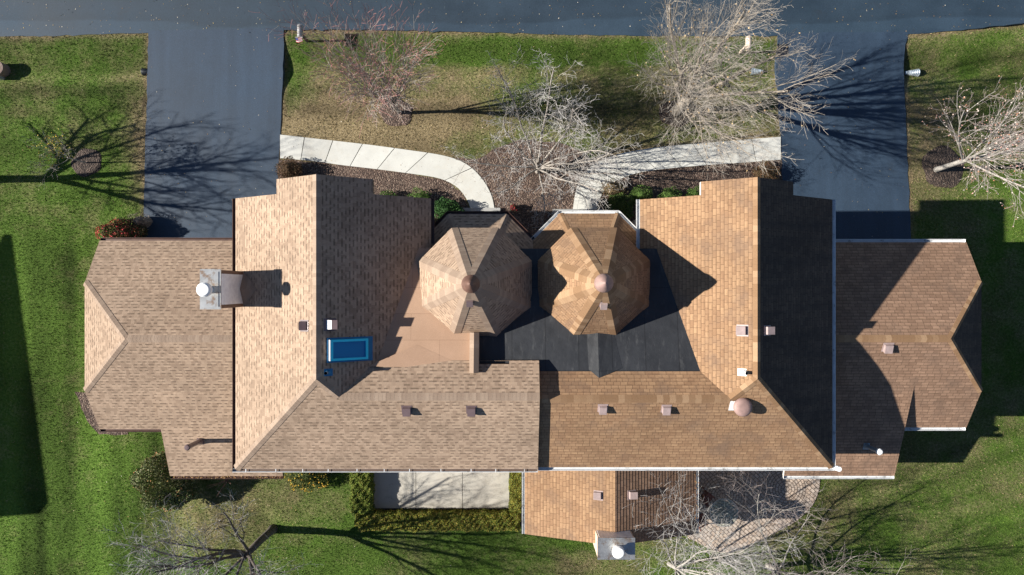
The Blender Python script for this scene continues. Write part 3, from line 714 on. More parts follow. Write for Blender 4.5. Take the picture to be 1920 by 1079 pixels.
def core(mb, x, y, z0, rx, ry, hh, cols):
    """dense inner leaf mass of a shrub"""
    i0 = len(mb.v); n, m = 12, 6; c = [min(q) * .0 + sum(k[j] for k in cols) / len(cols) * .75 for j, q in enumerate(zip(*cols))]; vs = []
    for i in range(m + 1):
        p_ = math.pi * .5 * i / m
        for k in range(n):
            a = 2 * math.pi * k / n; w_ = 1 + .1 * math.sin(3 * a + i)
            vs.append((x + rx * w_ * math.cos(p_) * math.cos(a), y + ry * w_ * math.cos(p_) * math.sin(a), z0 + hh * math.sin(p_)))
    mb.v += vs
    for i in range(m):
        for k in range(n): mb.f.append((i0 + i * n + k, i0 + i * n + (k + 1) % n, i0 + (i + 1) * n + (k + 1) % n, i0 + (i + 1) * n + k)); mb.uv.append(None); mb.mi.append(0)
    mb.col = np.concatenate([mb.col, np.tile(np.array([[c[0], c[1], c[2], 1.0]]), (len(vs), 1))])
def shrub(name, label, cat, x, y, rx, ry, hh, n, cols, seed, smin=.05, smax=.09, group=None, z0=0.0, lump=.18, twig=None, accents=None):
    t = thing(name, label, cat, (x, y, z0), group); rg = np.random.default_rng(seed)
    st = MB(); rr = random.Random(seed)
    for k in range(9 if twig is None else twig):
        a = rr.uniform(0, 6.28); e = rr.uniform(.2, .75)
        st.tube([(x + rr.uniform(-.06, .06), y + rr.uniform(-.06, .06), z0), (x + rx * .4 * e * math.cos(a), y + ry * .4 * e * math.sin(a), z0 + hh * .45), (x + rx * e * math.cos(a), y + ry * e * math.sin(a), z0 + hh * (.95 - .3 * e))], [.02, .014, .006], 4)
    st.build('stem', M['barkdark'], t)
    d = rg.normal(size=(n, 3)); d[:, 2] = np.abs(d[:, 2]) * .9 - .15; d /= np.linalg.norm(d, axis=1)[:, None]
    ph = rg.uniform(0, 6.28, 6)
    lum = 1 + lump * (np.sin(5 * d[:, 0] + ph[0]) * np.sin(5 * d[:, 1] + ph[1]) + .6 * np.sin(9 * d[:, 0] + ph[2]) * np.sin(9 * d[:, 2] + ph[3]))
    rad = lum * (1 - rg.random(n) ** 2.2 * .55)
    pts = np.stack([x + d[:, 0] * rx * rad, y + d[:, 1] * ry * rad, z0 + hh * .42 + d[:, 2] * hh * .58 * rad], 1)
    pts[:, 2] = np.maximum(pts[:, 2], z0 + .03)
    mb = leaves_pts(pts, smin, smax, cols, seed)
    if accents:
        na, ac, side = accents
        da = d[:na].copy(); pa = np.stack([x + da[:, 0] * rx * 1.02 * lum[:na] + side[0], y + da[:, 1] * ry * 1.02 * lum[:na] + side[1], z0 + hh * .44 + np.abs(da[:, 2]) * hh * .58 * lum[:na]], 1)
        mb = merge(mb, leaves_pts(pa, smin, smax * 1.1, ac, seed + 1))
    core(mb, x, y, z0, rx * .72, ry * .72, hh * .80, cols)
    mb.build('foliage', M['leaf'], t)
    return t
def hedge(label, boxes, n, cols, seed, accents=None):
    x = sum((b[0] + b[1]) / 2 for b in boxes) / len(boxes); y = sum((b[2] + b[3]) / 2 for b in boxes) / len(boxes)
    t = thing('hedge', label, 'hedge', (x, y, 0), 'hedges boxing in the concrete patio'); n = int(n * 1.7); rg = np.random.default_rng(seed); pts = []; n = int(n * 1.5)
    tot = sum((b[1] - b[0]) * (b[3] - b[2]) for b in boxes)
    st = MB(); rr = random.Random(seed)
    for (x0, x1, y0, y1, z1) in boxes:
        k = int(n * (x1 - x0) * (y1 - y0) / tot); q = rg.random((k, 3)); q[:, 2] = 1 - q[:, 2] ** 2.0 * .95
        px = x0 + q[:, 0] * (x1 - x0); py = y0 + q[:, 1] * (y1 - y0)
        hz = z1 * (1 + .05 * np.sin(px * 4.1 + 1) * np.sin(py * 3.7) + .035 * np.sin(px * 11 + py * 9) + .03 * np.sin(px * 23 - py * 17))
        e = np.minimum(np.minimum(q[:, 0], 1 - q[:, 0]) * (x1 - x0), np.minimum(q[:, 1], 1 - q[:, 1]) * (y1 - y0))
        hz *= np.clip(.84 + e * 1.4, 0, 1)
        j = .03 * np.sin(py * 6 + seed) + .02 * np.sin(py * 17); jy = .03 * np.sin(px * 5 + seed) + .02 * np.sin(px * 13)
        pts.append(np.stack([px + j, py + jy, q[:, 2] * hz], 1))
    mb = leaves_pts(np.concatenate(pts), .035, .075, cols, seed, .2)
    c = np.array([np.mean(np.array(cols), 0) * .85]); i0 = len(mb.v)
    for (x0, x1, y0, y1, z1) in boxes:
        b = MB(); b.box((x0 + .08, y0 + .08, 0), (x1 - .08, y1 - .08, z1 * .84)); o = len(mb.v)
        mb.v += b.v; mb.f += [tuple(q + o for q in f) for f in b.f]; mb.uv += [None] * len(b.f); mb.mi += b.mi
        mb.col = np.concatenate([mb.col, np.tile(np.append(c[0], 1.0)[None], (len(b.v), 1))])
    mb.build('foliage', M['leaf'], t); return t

# ================================================================== RIGHT HOUSE
def build_right():
    h = thing('duplex_house', 'right half of the duplex with rust brown weathered shingles and white gutters', 'house', (7.5, -2.0, 0))
    ze, zr = 5.55, 7.95; xW, xE, xr = 5.0, 12.5, 8.757; yS = -7.02; yN = 3.44; yP = 3.94; dP = 1.72; s = (zr - ze) / (xr - xW)
    zp = zr - dP * s; half = xr - xW; hy = yS + half
    V = Vector((xr - .8, hy - .8, zr - .8 * s)); yr = V.y; t = (V.z - ze) / s; vz = 6.3; t2 = (V.z - vz) / s
    Ve = Vector((V.x - t2, V.y + t2, vz)); xm = 1.0
    r = Roof(.2)
    xEe = xr + half
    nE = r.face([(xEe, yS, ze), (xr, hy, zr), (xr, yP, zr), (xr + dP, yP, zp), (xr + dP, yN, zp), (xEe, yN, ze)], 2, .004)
    nW = r.face([(xr, yP, zr), (xr, hy, zr), V, Ve, (V.x - t, V.y + t, ze), (xW, V.y + t, ze) if abs(V.x - t - xW) > 1e-3 else (xW, V.y + t + .001, ze), (xW, yN, ze), (xr - dP, yN, zp), (xr - dP, yP, zp)])
    nS = r.face([(xEe, yS, ze), (xm, yS, ze), (xm, yr, V.z), V, (xr, hy, zr)], 0)
    zy = lambda y: V.z - (y - yr) * s
    nN = r.face([V, Ve, (xm, Ve.y, vz), (xm, yr, V.z)])
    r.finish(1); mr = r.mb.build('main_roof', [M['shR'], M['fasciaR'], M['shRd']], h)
    cp = Sep(); capline(cp, (xr, yP, zr), (xr, hy, zr), nW, nE, .15); capline(cp, (xEe, yS, ze), (xr, hy, zr), nE, nS, .15); capline(cp, (xr, hy, zr), V, nW, nS, .16); capline(cp, V, (xm, yr, V.z), nN, nS, .16)
    cp.build('ridge_cap', M['capR'], mr)
    w = MB(); w.box((xW + .6, yS + .4, 0), (xEe - .5, yN - .35, ze - .02)); w.box((1.0, yS + .4, 0), (xW + .6, -1.0, ze - .02))
    w.add([(xW + .6, yN - .35, ze - .02), (xr, yN - .35, zr - .34), (xEe - .5, yN - .35, ze - .02)])
    w.box((xEe - .5, -5.6, 0), (19.0, 1.55, 2.95)); w.box((12.0, -7.75, 0), (16.2, -5.6, 2.55))
    w.add([(19.0, 1.55, 2.95), (19.0, .26, 3.8), (19.0, -4.3, 3.8), (19.0, -5.6, 2.95)])
    w.box((.85, -10.25, 0), (7.6, yS + .4, 2.68)); w.add([(.85, -10.25, 2.68), (4.24, -10.25, 3.95), (7.6, -10.25, 2.68)])
    w.build('wall', M['siding'], h)
    # black membrane
    f = MB(); zf = lambda y: 5.93 + (1.445 - y) * .9 / 4.5
    top = [(-1.3, 1.5), (-1.3, -3.4), (7.45, -3.4), (7.45, 1.5)]
    f.add([(x, y, zf(y)) for x, y in top]); f.add([(x, y, zf(y) - .3) for x, y in top][::-1])
    for i in range(4):
        a, b = top[i], top[(i + 1) % 4]; f.add([(a[0], a[1], zf(a[1]) - .3), (b[0], b[1], zf(b[1]) - .3), (b[0], b[1], zf(b[1])), (a[0], a[1], zf(a[1]))])
    # raised hump over the wall line
    A0, A1 = -1.2, -3.5; rx = 3.22; hp = .10
    q0 = (rx, A0, zf(A0) + hp); q1 = (rx, A1 + .15, zf(A1) + hp - .02)
    f.add([q0, q1, (rx - .36, A1 + .45, zf(A1 + .45) + .004), (rx - .42, A0, zf(A0) + .004)])
    f.add([q1, q0, (rx + .5, A0, zf(A0) + .004), (rx + .9, A1 + .5, zf(A1 + .5) + .004)])
    fo = f.build('flat_roof', M['membrane'], h)
    ro, N, E, A = turret(h, 3.12, .15, 9.57, 6.22, 2.13, M['shR'], M['capR'], M['fasciaR'], M['siding'], M['gutW'], True)
    roof_vent(h, 1132, 571, slope_fn(A, N[5]), N[5], M['ventR'], .27, .16, 'roof_vent', ro)
    # wing
    wz, wr, wy, xg, xa = 3.0, 5.29, -2.02, 19.38, 17.29; sw = .58; z2 = 3.97; d2 = (wr - z2) / sw; xs = xEe - .45; dl = (wr - wz) / sw
    r = Roof(.18)
    nwN = r.face([(xs, wy, wr), (xa, wy, wr), (xg, wy + d2, z2), (xg, wy + dl, wz), (xs, wy + dl, wz)])
    nwS = r.face([(xs, wy, wr), (xa, wy, wr), (xg, wy - d2, z2), (xg, wy - dl, wz), (xs, wy - dl, wz)])
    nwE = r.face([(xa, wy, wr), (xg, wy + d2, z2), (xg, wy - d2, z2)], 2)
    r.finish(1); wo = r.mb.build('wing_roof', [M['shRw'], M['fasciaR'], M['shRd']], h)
    cp = Sep(); capline(cp, (xs, wy, wr), (xa, wy, wr), nwN, nwS, .16); capline(cp, (xg, wy + d2, z2), (xa, wy, wr), nwN, nwE, .14); capline(cp, (xg, wy - d2, z2), (xa, wy, wr), nwS, nwE, .14)
    cp.build('ridge_cap', M['capR'], wo)
    r = Roof(.16); ez = 2.6; ey = -8.14; y0 = -4.05; sl = .37
    nl = r.face([(11.75, y0, ez + sl * (y0 - ey)), (11.75, ey, ez), (16.53, ey, ez), (16.53, y0, ez + sl * (y0 - ey))])
    r.finish(1); r.mb.build('lean_to_roof', [M['shRw'], M['fasciaR']], h)
    # sun room
    sz, sr, sx0, sx1, sy0, sy1 = 2.7, 4.1, .55, 7.93, -10.62, -6.6; sxm = 4.24
    r = Roof(.16)
    nsW = r.face([(sx0, sy0, sz), (sxm, sy0, sr), (sxm, sy1, sr), (sx0, sy1, sz)], 0)
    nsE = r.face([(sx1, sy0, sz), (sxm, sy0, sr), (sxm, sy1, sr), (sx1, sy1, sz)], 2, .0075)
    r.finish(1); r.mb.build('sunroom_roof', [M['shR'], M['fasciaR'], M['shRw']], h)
    # gutters
    g = Sep(); gutter(g, (xW, 1.4, ze), (xW, yN, ze), (-1, 0), .14); gutter(g, (xEe, yS - .02, ze), (xEe, yN, ze), (1, 0), .14)
    gutter(g, (xm + .02, yS, ze), (xEe + .14, yS, ze), (0, -1), .14); g.build('gutter', M['gutW'], h)
    g = Sep(); gutter(g, (xs + .5, wy + dl, wz), (xg - .02, wy + dl, wz), (0, 1), .14); gutter(g, (16.5, wy - dl, wz), (xg - .02, wy - dl, wz), (0, -1), .14)
    gutter(g, (11.75, ey, ez), (16.53, ey, ez), (0, -1), .14); g.build('gutter', M['gutW'], h)
    g = Sep(); gutter(g, (sx0, sy0, sz), (sx0, sy1 - .5, sz), (-1, 0), .12); gutter(g, (sx1, sy0, sz), (sx1, sy1 - .5, sz), (1, 0), .12); go = g.build('gutter', M['gutW'], h)
    lf = leaves_box([(sx1 - .12, sy0, sz + .01), (sx1 + .11, sy1 - .5, sz + .035)], 130, .03, .06, [(.45, .22, .07), (.36, .15, .05), (.5, .33, .13)], 9); lo = lf.build('gutter_leaves', M['litter'], go); lo['kind'] = 'stuff'
    # downspouts
    d = MB(); d.tube([(xEe + .22, yS - .05, ze - .02), (xEe + .22, yS - .05, ze + .12)], [.11, .10], 10, 0); d.tube([(xEe + .22, yS - .05, ze - .1), (xEe - .1, yS + .2, ze - .5), (xEe - .15, yS + .25, 3.0)], [.05, .05, .05], 8, 0); d.build('downspout', M['whitemetal'], h)
    d = MB(); d.tube([(xW - .07, 1.75, ze - .12), (xW - .07, 1.75, ze - .3), (xW + .5, 1.75, ze - .8), (xW + .5, 1.75, .1)], [.05] * 4, 8, 0); d.build('downspout', M['whitemetal'], h)
    # vents
    fW, fE, fS, fN = slope_fn((xr, 0, zr), nW), slope_fn((xr, 0, zr), nE), slope_fn(V, nS), slope_fn((xa, wy, wr), nwS)
    roof_vent(h, 1391, 620, fW, nW, M['ventR'], .36, .22); roof_vent(h, 1439, 620, fE, nE, M['ventR'], .32, .22)
    roof_vent(h, 1130, 766, fS, nS, M['ventR'], .32, .2); roof_vent(h, 1249, 767, fS, nS, M['ventR'], .32, .2)
    roof_vent(h, 1664, 652, fN, nwS, M['ventR'], .36, .2)
    roof_vent(h, 1121, 929, slope_fn((sxm, 0, sr), nsW), nsW, M['ventR'], .34, .18); roof_vent(h, 1185, 928, slope_fn((sxm, 0, sr), nsE), nsE, M['ventR'], .34, .22)
    b = P(1393, 764, 7.2)
    for _ in range(6): b = P(1393, 764, fS(b.x, b.y) + .25)
    b.z = fS(b.x, b.y)
    d = MB(); d.lathe((b.x, b.y, b.z - .1), [(.2, 0), (.2, .26), (.33, .28), (.345, .34), (.335, .38), (.27, .44), (.14, .47), (.001, .475)], 28); do = d.build('dome_vent', M['dome'], h, True)
    d = MB(); d.box((-.42, -.2, .003), (.25, .25, .014), 0, frame_on(b, nS)); d.build('flashing', M['whitemetal'], do)
    b = P(1391, 698, 7.6); b.z = fW(b.x, b.y); pipe(h, b, b + Vector((.06, 0, .30)), .065, M['whitemetal'], None, 'vent_pipe', None, frame_on(b, nW), M['whitemetal'])
    b = Vector((15.05, -6.73, ez + sl * (-6.73 - ey))); pipe(h, b, b + Vector((0, 0, 1.0)), .085, M['lead'], M['whitemetal'], 'flue_pipe', .135, frame_on(b, nl), M['lead'])
    # chimney at the end of the sun room
    cx0, cx1, cy0, cy1, ct = 3.46, 4.93, -10.92, -10.08, 4.75
    c = MB(); c.box((cx0, cy0, 0), (cx1, cy1, ct - .04)); ch = c.build('chimney', M['siding'], h)
    pn = MB(); pn.box((cx0 + .06, cy1 + .002, 3.2), (cx1 - .06, cy1 + .02, ct - .07)); pn.build('side_panel', M['panel'], ch)
    cr = MB(); cr.box((cx0 - .02, cy0 - .02, ct - .05), (cx1 + .02, cy1 + .02, ct)); cr.build('metal_crown', M['galv'], ch)
    fl = MB(); fl.lathe((4.22, -10.5, ct), [(.15, 0), (.15, .25), (.19, .26), (.25, .3), (.25, .42), (.2, .48), (.001, .5)], 24); fl.build('flue_cap', M['whitemetal'], ch)
    return h

build_left(); build_right()

# ================================================================== GROUND
def dense(poly, step=.35, j=.015, seed=1, closed=True):
    rr = random.Random(seed); out = []; n = len(poly)
    for i in range(n if closed else n - 1):
        a, b = Vector(poly[i][:2] + (0,)) if isinstance(poly[i], tuple) else Vector((poly[i][0], poly[i][1], 0)), None
        q = poly[(i + 1) % n]; b = Vector((q[0], q[1], 0)); a = Vector((poly[i][0], poly[i][1], 0))
        L = (b - a).length; k = max(1, int(L / step)); d = (b - a); nn = Vector((-d.y, d.x, 0)).normalized()
        for m in range(k):
            p = a + d * (m / k); jj = rr.gauss(0, j) if m else 0
            out.append((p.x + nn.x * jj, p.y + nn.y * jj))
    if not closed: out.append((poly[-1][0], poly[-1][1]))
    return out
def pxl(lst): return [tuple(P(a, b)[:2]) for a, b in lst]
def smooth_line(pts, sub=6):
    out = []; n = len(pts)
    for i in range(n - 1):
        p0 = pts[max(i - 1, 0)]; p1 = pts[i]; p2 = pts[i + 1]; p3 = pts[min(i + 2, n - 1)]
        for k in range(sub):
            t = k / sub
            out.append(tuple(.5 * ((2 * p1[c]) + (-p0[c] + p2[c]) * t + (2 * p0[c] - 5 * p1[c] + 4 * p2[c] - p3[c]) * t * t + (-p0[c] + 3 * p1[c] - 3 * p2[c] + p3[c]) * t ** 3) for c in (0, 1)))
    out.append(tuple(pts[-1])); return out

street_edge = [(-300, 73), (0, 69), (150, 66), (278, 62), (420, 59), (532, 57), (640, 56), (800, 58), (1000, 64), (1210, 68), (1400, 68), (1560, 67), (1695, 66), (1790, 58), (1920, 44), (2200, 8)]
SE = dense(pxl(street_edge), .3, .02, 3, False)
street_poly = SE + [(31, 32), (-31.5, 32)]
s = MB(); s.prism(street_poly, -.5, .008); tag(s.build('street', M['street']), kind='structure')
drvL = pxl([(278, 58), (532, 53), (532, 100), (530, 160), (527, 230), (523, 300), (519, 362), (519, 430), (445, 470), (268, 470), (270, 380), (272, 300), (275, 200), (277, 120)])
drvR = pxl([(1458, 62), (1703, 60), (1697, 85), (1694, 120), (1697, 200), (1701, 300), (1706, 400), (1709, 470), (1480, 470), (1467, 335), (1464, 270), (1459, 200), (1455, 130)])
s = MB(); s.prism(dense(drvL, .3, .015, 4), -.5, .014); tag(s.build('driveway', M['drive']), kind='structure')
s = MB(); s.prism(dense(drvR, .3, .015, 5), -.5, .014); tag(s.build('driveway', M['drive']), kind='structure')

def walkway(outer, inner, joints, name, mat, z=.04, gap=.018):
    """slabs between two edge lines cut at the joint fractions"""
    def at(line, t):
        L = [0.0]
        for i in range(len(line) - 1): L.append(L[-1] + math.dist(line[i], line[i + 1]))
        d = t * L[-1]
        for i in range(len(line) - 1):
            if d <= L[i + 1] + 1e-9:
                f = (d - L[i]) / max(1e-9, L[i + 1] - L[i]); return tuple(line[i][c] + (line[i + 1][c] - line[i][c]) * f for c in (0, 1))
        return line[-1]
    mb = MB(); js = [0] + joints + [1]
    Lo = sum(math.dist(outer[i], outer[i + 1]) for i in range(len(outer) - 1))
    for a, b in zip(js[:-1], js[1:]):
        a2 = a + gap / Lo; b2 = b - gap / Lo; n = 8
        o = [at(outer, a2 + (b2 - a2) * k / n) for k in range(n + 1)]; i_ = [at(inner, a2 + (b2 - a2) * k / n) for k in range(n + 1)]
        mb.prism(o + i_[::-1], -.1, z)
    mb2 = MB(); full = [at(outer, k / 60) for k in range(61)] + [at(inner, k / 60) for k in range(61)][::-1]
    mb.prism([(p[0], p[1]) for p in full], -.1, z - .022, 1)
    return tag(mb.build(name, [mat, M['bark']]), kind='structure'), full
oL = smooth_line(pxl([(525, 253), (640, 266), (700, 273), (766, 282), (820, 290), (855, 299), (880, 312), (900, 331), (915, 353), (924, 375), (928, 400)]))
iL = smooth_line(pxl([(525, 297), (590, 303), (640, 310), (700, 317), (762, 325), (815, 333), (842, 342), (860, 354), (872, 369), (880, 384), (884, 400)]))
wl, wpL = walkway(oL, iL, [.10, .215, .335, .465, .60, .79], 'walkway', M['walk'])
oR = smooth_line(pxl([(1464, 257), (1400, 262), (1330, 268), (1280, 272), (1240, 276), (1190, 283), (1150, 292), (1118, 305), (1095, 326), (1081, 352), (1073, 400)]))
iR = smooth_line(pxl([(1464, 300), (1400, 305), (1340, 309), (1280, 314), (1230, 319), (1195, 325), (1168, 334), (1145, 346), (1130, 362), (1122, 380), (1117, 400)]))
wr_, wpR = walkway(oR, iR, [.12, .24, .36, .48, .60, .80], 'walkway', M['walk'])

def flat(name, poly, z, mat, seed, j=.03, step=.25, z0=-.1):
    mb = MB(); mb.prism(dense(poly, step, j, seed), z0, z); return tag(mb.build(name, mat), kind='structure')
bedL = pxl([(521, 298), (640, 309), (760, 324), (838, 340), (870, 365), (884, 402), (884, 480), (700, 480), (519, 420)])
bedC = pxl([(845, 292), (890, 300), (912, 290), (935, 276), (965, 266), (1000, 262), (1040, 266), (1075, 278), (1108, 300), (1125, 304), (1085, 352), (1073, 405), (1073, 470), (925, 470), (925, 380), (898, 332)])
bedR = pxl([(1117, 470), (1117, 402), (1128, 364), (1165, 334), (1230, 318), (1340, 308), (1466, 299), (1467, 345), (1440, 440), (1250, 470)])
flat('mulch_bed', bedL, .012, M['stone'], 11); flat('mulch_bed', bedC, .012, M['stone'], 12, .05); flat('mulch_bed', bedR, .012, M['stone'], 13)
bedW = pxl([(140, 735), (158, 775), (172, 800), (186, 815), (240, 815), (240, 735)])
flat('mulch_bed', bedW, .012, M['stone'], 14)
bedP = pxl([(668, 872), (980, 872), (980, 985), (705, 985), (668, 960)])
flat('mulch_bed', bedP, .008, M['bark'], 15)
# porch slabs in front of the doors
s = MB(); s.box((-2.35, 2.2, 0), (-.55, 3.72, .16)); s.box((1.9, 2.2, 0), (4.3, 3.66, .16)); tag(s.build('porch_slab', M['porch']), kind='structure')
# patios
s = MB(); y0, y1 = P(0, 953)[1], P(0, 850)[1]; xs = [P(x, 0)[0] for x in (697, 780, 867, 955)]
for a, b in zip(xs[:-1], xs[1:]): s.box((a + .012, y0, -.1), (b - .012, y1, .04))
s.box((xs[0], y0 + .01, -.1), (xs[-1], y1, .018), 1); tag(s.build('patio', [M['patio'], M['bark']]), kind='structure')
pav = smooth_line(pxl([(1300, 860), (1535, 860), (1537, 893), (1535, 918), (1526, 942), (1508, 964), (1485, 982), (1455, 998), (1425, 1013), (1400, 1027), (1375, 1036), (1350, 1036), (1325, 1027), (1303, 1014), (1288, 1003), (1292, 940), (1300, 860)]), 4)[:-1]
flat('paver_patio', pav, .03, M['pavers'], 16, .004, 5.0)
rings = [(742, 211, 30, 27), (1266, 213, 30, 26), (1768, 314, 41, 38), (163, 305, 28, 27)]
for i, (cx, cy, a, b) in enumerate(rings):
    rr = random.Random(i + 40); mb = MB(); c = P(cx, cy); n = 26
    ph = [rr.uniform(0, 6.28) for _ in range(3)]
    rad = [1 + .06 * math.sin(2 * t + ph[0]) + .05 * math.sin(5 * t + ph[1]) + rr.gauss(0, .015) for t in [2 * math.pi * k / n for k in range(n)]]
    pr = [(1, 0), (.9, .03), (.5, .06)]
    R_ = [[(c.x + a / K * f * rad[k] * math.cos(2 * math.pi * k / n), c.y + b / K * f * rad[k] * math.sin(2 * math.pi * k / n), z) for k in range(n)] for f, z in pr]
    for A_, B_ in zip(R_[:-1], R_[1:]):
        for k in range(n): mb.add([A_[k], A_[(k + 1) % n], B_[(k + 1) % n], B_[k]])
    mb.add(R_[-1]); tag(mb.build('mulch_ring', M['bark'] if i else M['stone']), kind='structure')

# lawn grid with its ditch along the street
GX0, GX1, GY0, GY1, GS = -31.0, 31.0, -20.0, 15.0, .16
nx = int((GX1 - GX0) / GS) + 1; ny = int((GY1 - GY0) / GS) + 1
gx = np.linspace(GX0, GX1, nx); gy = np.linspace(GY0, GY1, ny); XX, YY = np.meshgrid(gx, gy)
def vnoise(x, y, sc, seed):
    rg = np.random.default_rng(seed); T = rg.random((128, 128)); x = x / sc + 50.3; y = y / sc + 50.7
    xi = np.floor(x).astype(int); yi = np.floor(y).astype(int); fx = x - xi; fy = y - yi; fx = fx * fx * (3 - 2 * fx); fy = fy * fy * (3 - 2 * fy)
    g = lambda a, b: T[a % 128, b % 128]
    return (g(xi, yi) * (1 - fx) + g(xi + 1, yi) * fx) * (1 - fy) + (g(xi, yi + 1) * (1 - fx) + g(xi + 1, yi + 1) * fx) * fy
def segdist(x, y, poly, closed=True):
    d = np.full(x.shape, 1e9); n = len(poly)
    for i in range(n if closed else n - 1):
        ax, ay = poly[i][:2]; bx, by = poly[(i + 1) % n][:2]; dx, dy = bx - ax, by - ay; L2 = dx * dx + dy * dy + 1e-12
        t = np.clip(((x - ax) * dx + (y - ay) * dy) / L2, 0, 1); d = np.minimum(d, np.hypot(x - ax - t * dx, y - ay - t * dy))
    return d
def inside(x, y, poly):
    c = np.zeros(x.shape, bool); n = len(poly)
    for i in range(n):
        ax, ay = poly[i][:2]; bx, by = poly[(i + 1) % n][:2]
        if ay == by: continue
        m = ((ay > y) != (by > y)) & (x < (bx - ax) * (y - ay) / (by - ay) + ax); c ^= m
    return c
def terrain(x, y):
    px = x * K + 960; py = 539.5 - y * K
    z = -.22 * np.exp(-((py - 128) / 32) ** 2) * (1 - .3 * np.exp(-((px - 1000) / 350) ** 2))
    z += .03 * (vnoise(x, y, 2.2, 5) - .5) * np.clip((150 - np.abs(py - 128)) / 60, 0, 1) * 2
    z = np.where(py < 62 - .0 * px, np.minimum(z, -.03 - (62 - py) * .01), z)
    return np.clip(z, -.45, -.002) - .006
edges = [(pxl(street_edge), False), (drvL, True), (drvR, True), ([(p[0], p[1]) for p in wpL[::3]], True), ([(p[0], p[1]) for p in wpR[::3]], True)]
def field(x, y):
    px = x * K + 960; py = 539.5 - y * K
    d = np.full(x.shape, .15)
    for cx, cy, rx, ry, a in ((690, 240, 170, 60, .95), (610, 245, 90, 45, .6), (880, 140, 200, 22, .25), (950, 230, 330, 60, .33), (1300, 170, 160, 60, .22), (255, 220, 26, 60, .5), (262, 295, 24, 60, .45),
                              (1740, 300, 50, 130, .38), (1780, 210, 120, 30, .28), (1860, 170, 80, 25, .3), (430, 985, 110, 85, .48), (540, 930, 90, 50, .2), (1700, 870, 110, 60, .26), (1600, 950, 130, 60, .2),
                              (1090, 1060, 90, 26, .5), (1230, 1020, 90, 50, .3), (1850, 1010, 90, 60, .1), (70, 160, 200, 40, .12), (180, 225, 70, 30, .15), (600, 130, 50, 90, .25), (40, 60, 200, 22, .12), (250, 145, 90, 12, .3), (150, 420, 90, 50, .12), (1440, 990, 130, 50, .22)):
        d += a * np.exp(-((px - cx) / rx) ** 2 - ((py - cy) / ry) ** 2)
    d += .16 * ((px > 560) & (px < 1450) & (py > 120) & (py < 330)); d += .08 * (px > 1700)
    d -= .25 * np.exp(-((py - 100) / 22) ** 2) * ((px > 560) & (px < 1250)) + .15 * np.exp(-((px - 100) / 90) ** 2) * (py > 430)
    ed = np.full(x.shape, 9.0)
    for pl, cl in edges: ed = np.minimum(ed, segdist(x, y, pl, cl))
    d += .5 * np.exp(-(ed / .16) ** 2) + .12 * np.exp(-(ed / .6) ** 2)
    d += .42 * (vnoise(x, y, 2.0, 21) - .5) + .26 * (vnoise(x, y, .5, 22) - .5)
    t = 1 + .34 * (vnoise(x, y, 3.0, 31) - .5) + .24 * (vnoise(x, y, .9, 32) - .5)
    # mowing lanes
    lane = np.sin((px + .05 * py) / 92 * 2 * math.pi * .5); m = np.clip((470 - px) / 120, 0, 1) * np.clip((py - 420) / 80, 0, 1)
    t += .06 * m + .36 * lane * m + .18 * np.sin((px + 6 * np.sin(py / 60)) / 13) * m
    lane2 = np.sin((py - .02 * px) / 26 * math.pi * .5); m2 = np.clip((300 - py) / 60, 0, 1)
    t += .2 * lane2 * m2
    for tr in ([(235, 620), (240, 1079)], [(300, 760), (335, 1079)], [(330, 800), (400, 890), (560, 1000)], [(150, 430), (150, 1079)], [(345, 830), (430, 1079)], [(60, 980), (64, 1079)], [(92, 980), (95, 1079)], [(0, 150), (270, 142)], [(0, 200), (200, 188)], [(560, 190), (1180, 186)], [(1700, 160), (1920, 120)], [(1560, 960), (1920, 820)], [(1640, 1079), (1920, 960)]):
        dd_ = segdist(px, py + 4 * np.sin(px / 40), tr, False); t += .20 * np.exp(-(dd_ / 9) ** 2); t -= .14 * np.exp(-((dd_ - 20) / 9) ** 2)
    t -= .18 * np.exp(-((py - 118) / 16) ** 2) * (px < 280)
    lane3 = np.sin((py + .35 * px) / 60); m3 = np.clip((px - 1480) / 80, 0, 1) * np.clip((py - 780) / 60, 0, 1)
    t += .10 * lane3 * m3
    return np.clip(d, 0, 1.2), np.clip(t, .45, 1.7)
ZZ = terrain(XX, YY)
D, T = field(XX.ravel(), YY.ravel())
me = bpy.data.meshes.new('lawn')
verts = np.stack([XX.ravel(), YY.ravel(), ZZ.ravel()], 1)
idx = np.arange(nx * ny).reshape(ny, nx)
quads = np.stack([idx[:-1, :-1], idx[:-1, 1:], idx[1:, 1:], idx[1:, :-1]], -1).reshape(-1, 4)
def fastmesh(me, verts, faces, cols=None):
    n, k = faces.shape
    me.vertices.add(len(verts)); me.vertices.foreach_set('co', np.asarray(verts, np.float32).ravel())
    me.loops.add(n * k); me.loops.foreach_set('vertex_index', np.asarray(faces, np.int32).ravel())
    me.polygons.add(n); me.polygons.foreach_set('loop_start', np.arange(0, n * k, k, dtype=np.int32))
    try: me.polygons.foreach_set('loop_total', np.full(n, k, np.int32))
    except Exception: pass
    me.update(calc_edges=True)
    if cols is not None:
        ca = me.color_attributes.new('col', 'FLOAT_COLOR', 'POINT'); ca.data.foreach_set('color', np.asarray(cols, np.float32).ravel())
fastmesh(me, verts, quads, np.stack([D, T, np.zeros_like(D), np.ones_like(D)], 1))
me.polygons.foreach_set('use_smooth', np.ones(len(me.polygons), bool))
me.materials.append(M['lawn']); o = bpy.data.objects.new('lawn', me); COL.objects.link(o); tag(o, kind='structure')
s = MB(); s.add([(-300, -300, -.55), (300, -300, -.55), (300, 300, -.55), (-300, 300, -.55)]); tag(s.build('ground', M['street' if False else 'lawn']), kind='structure')

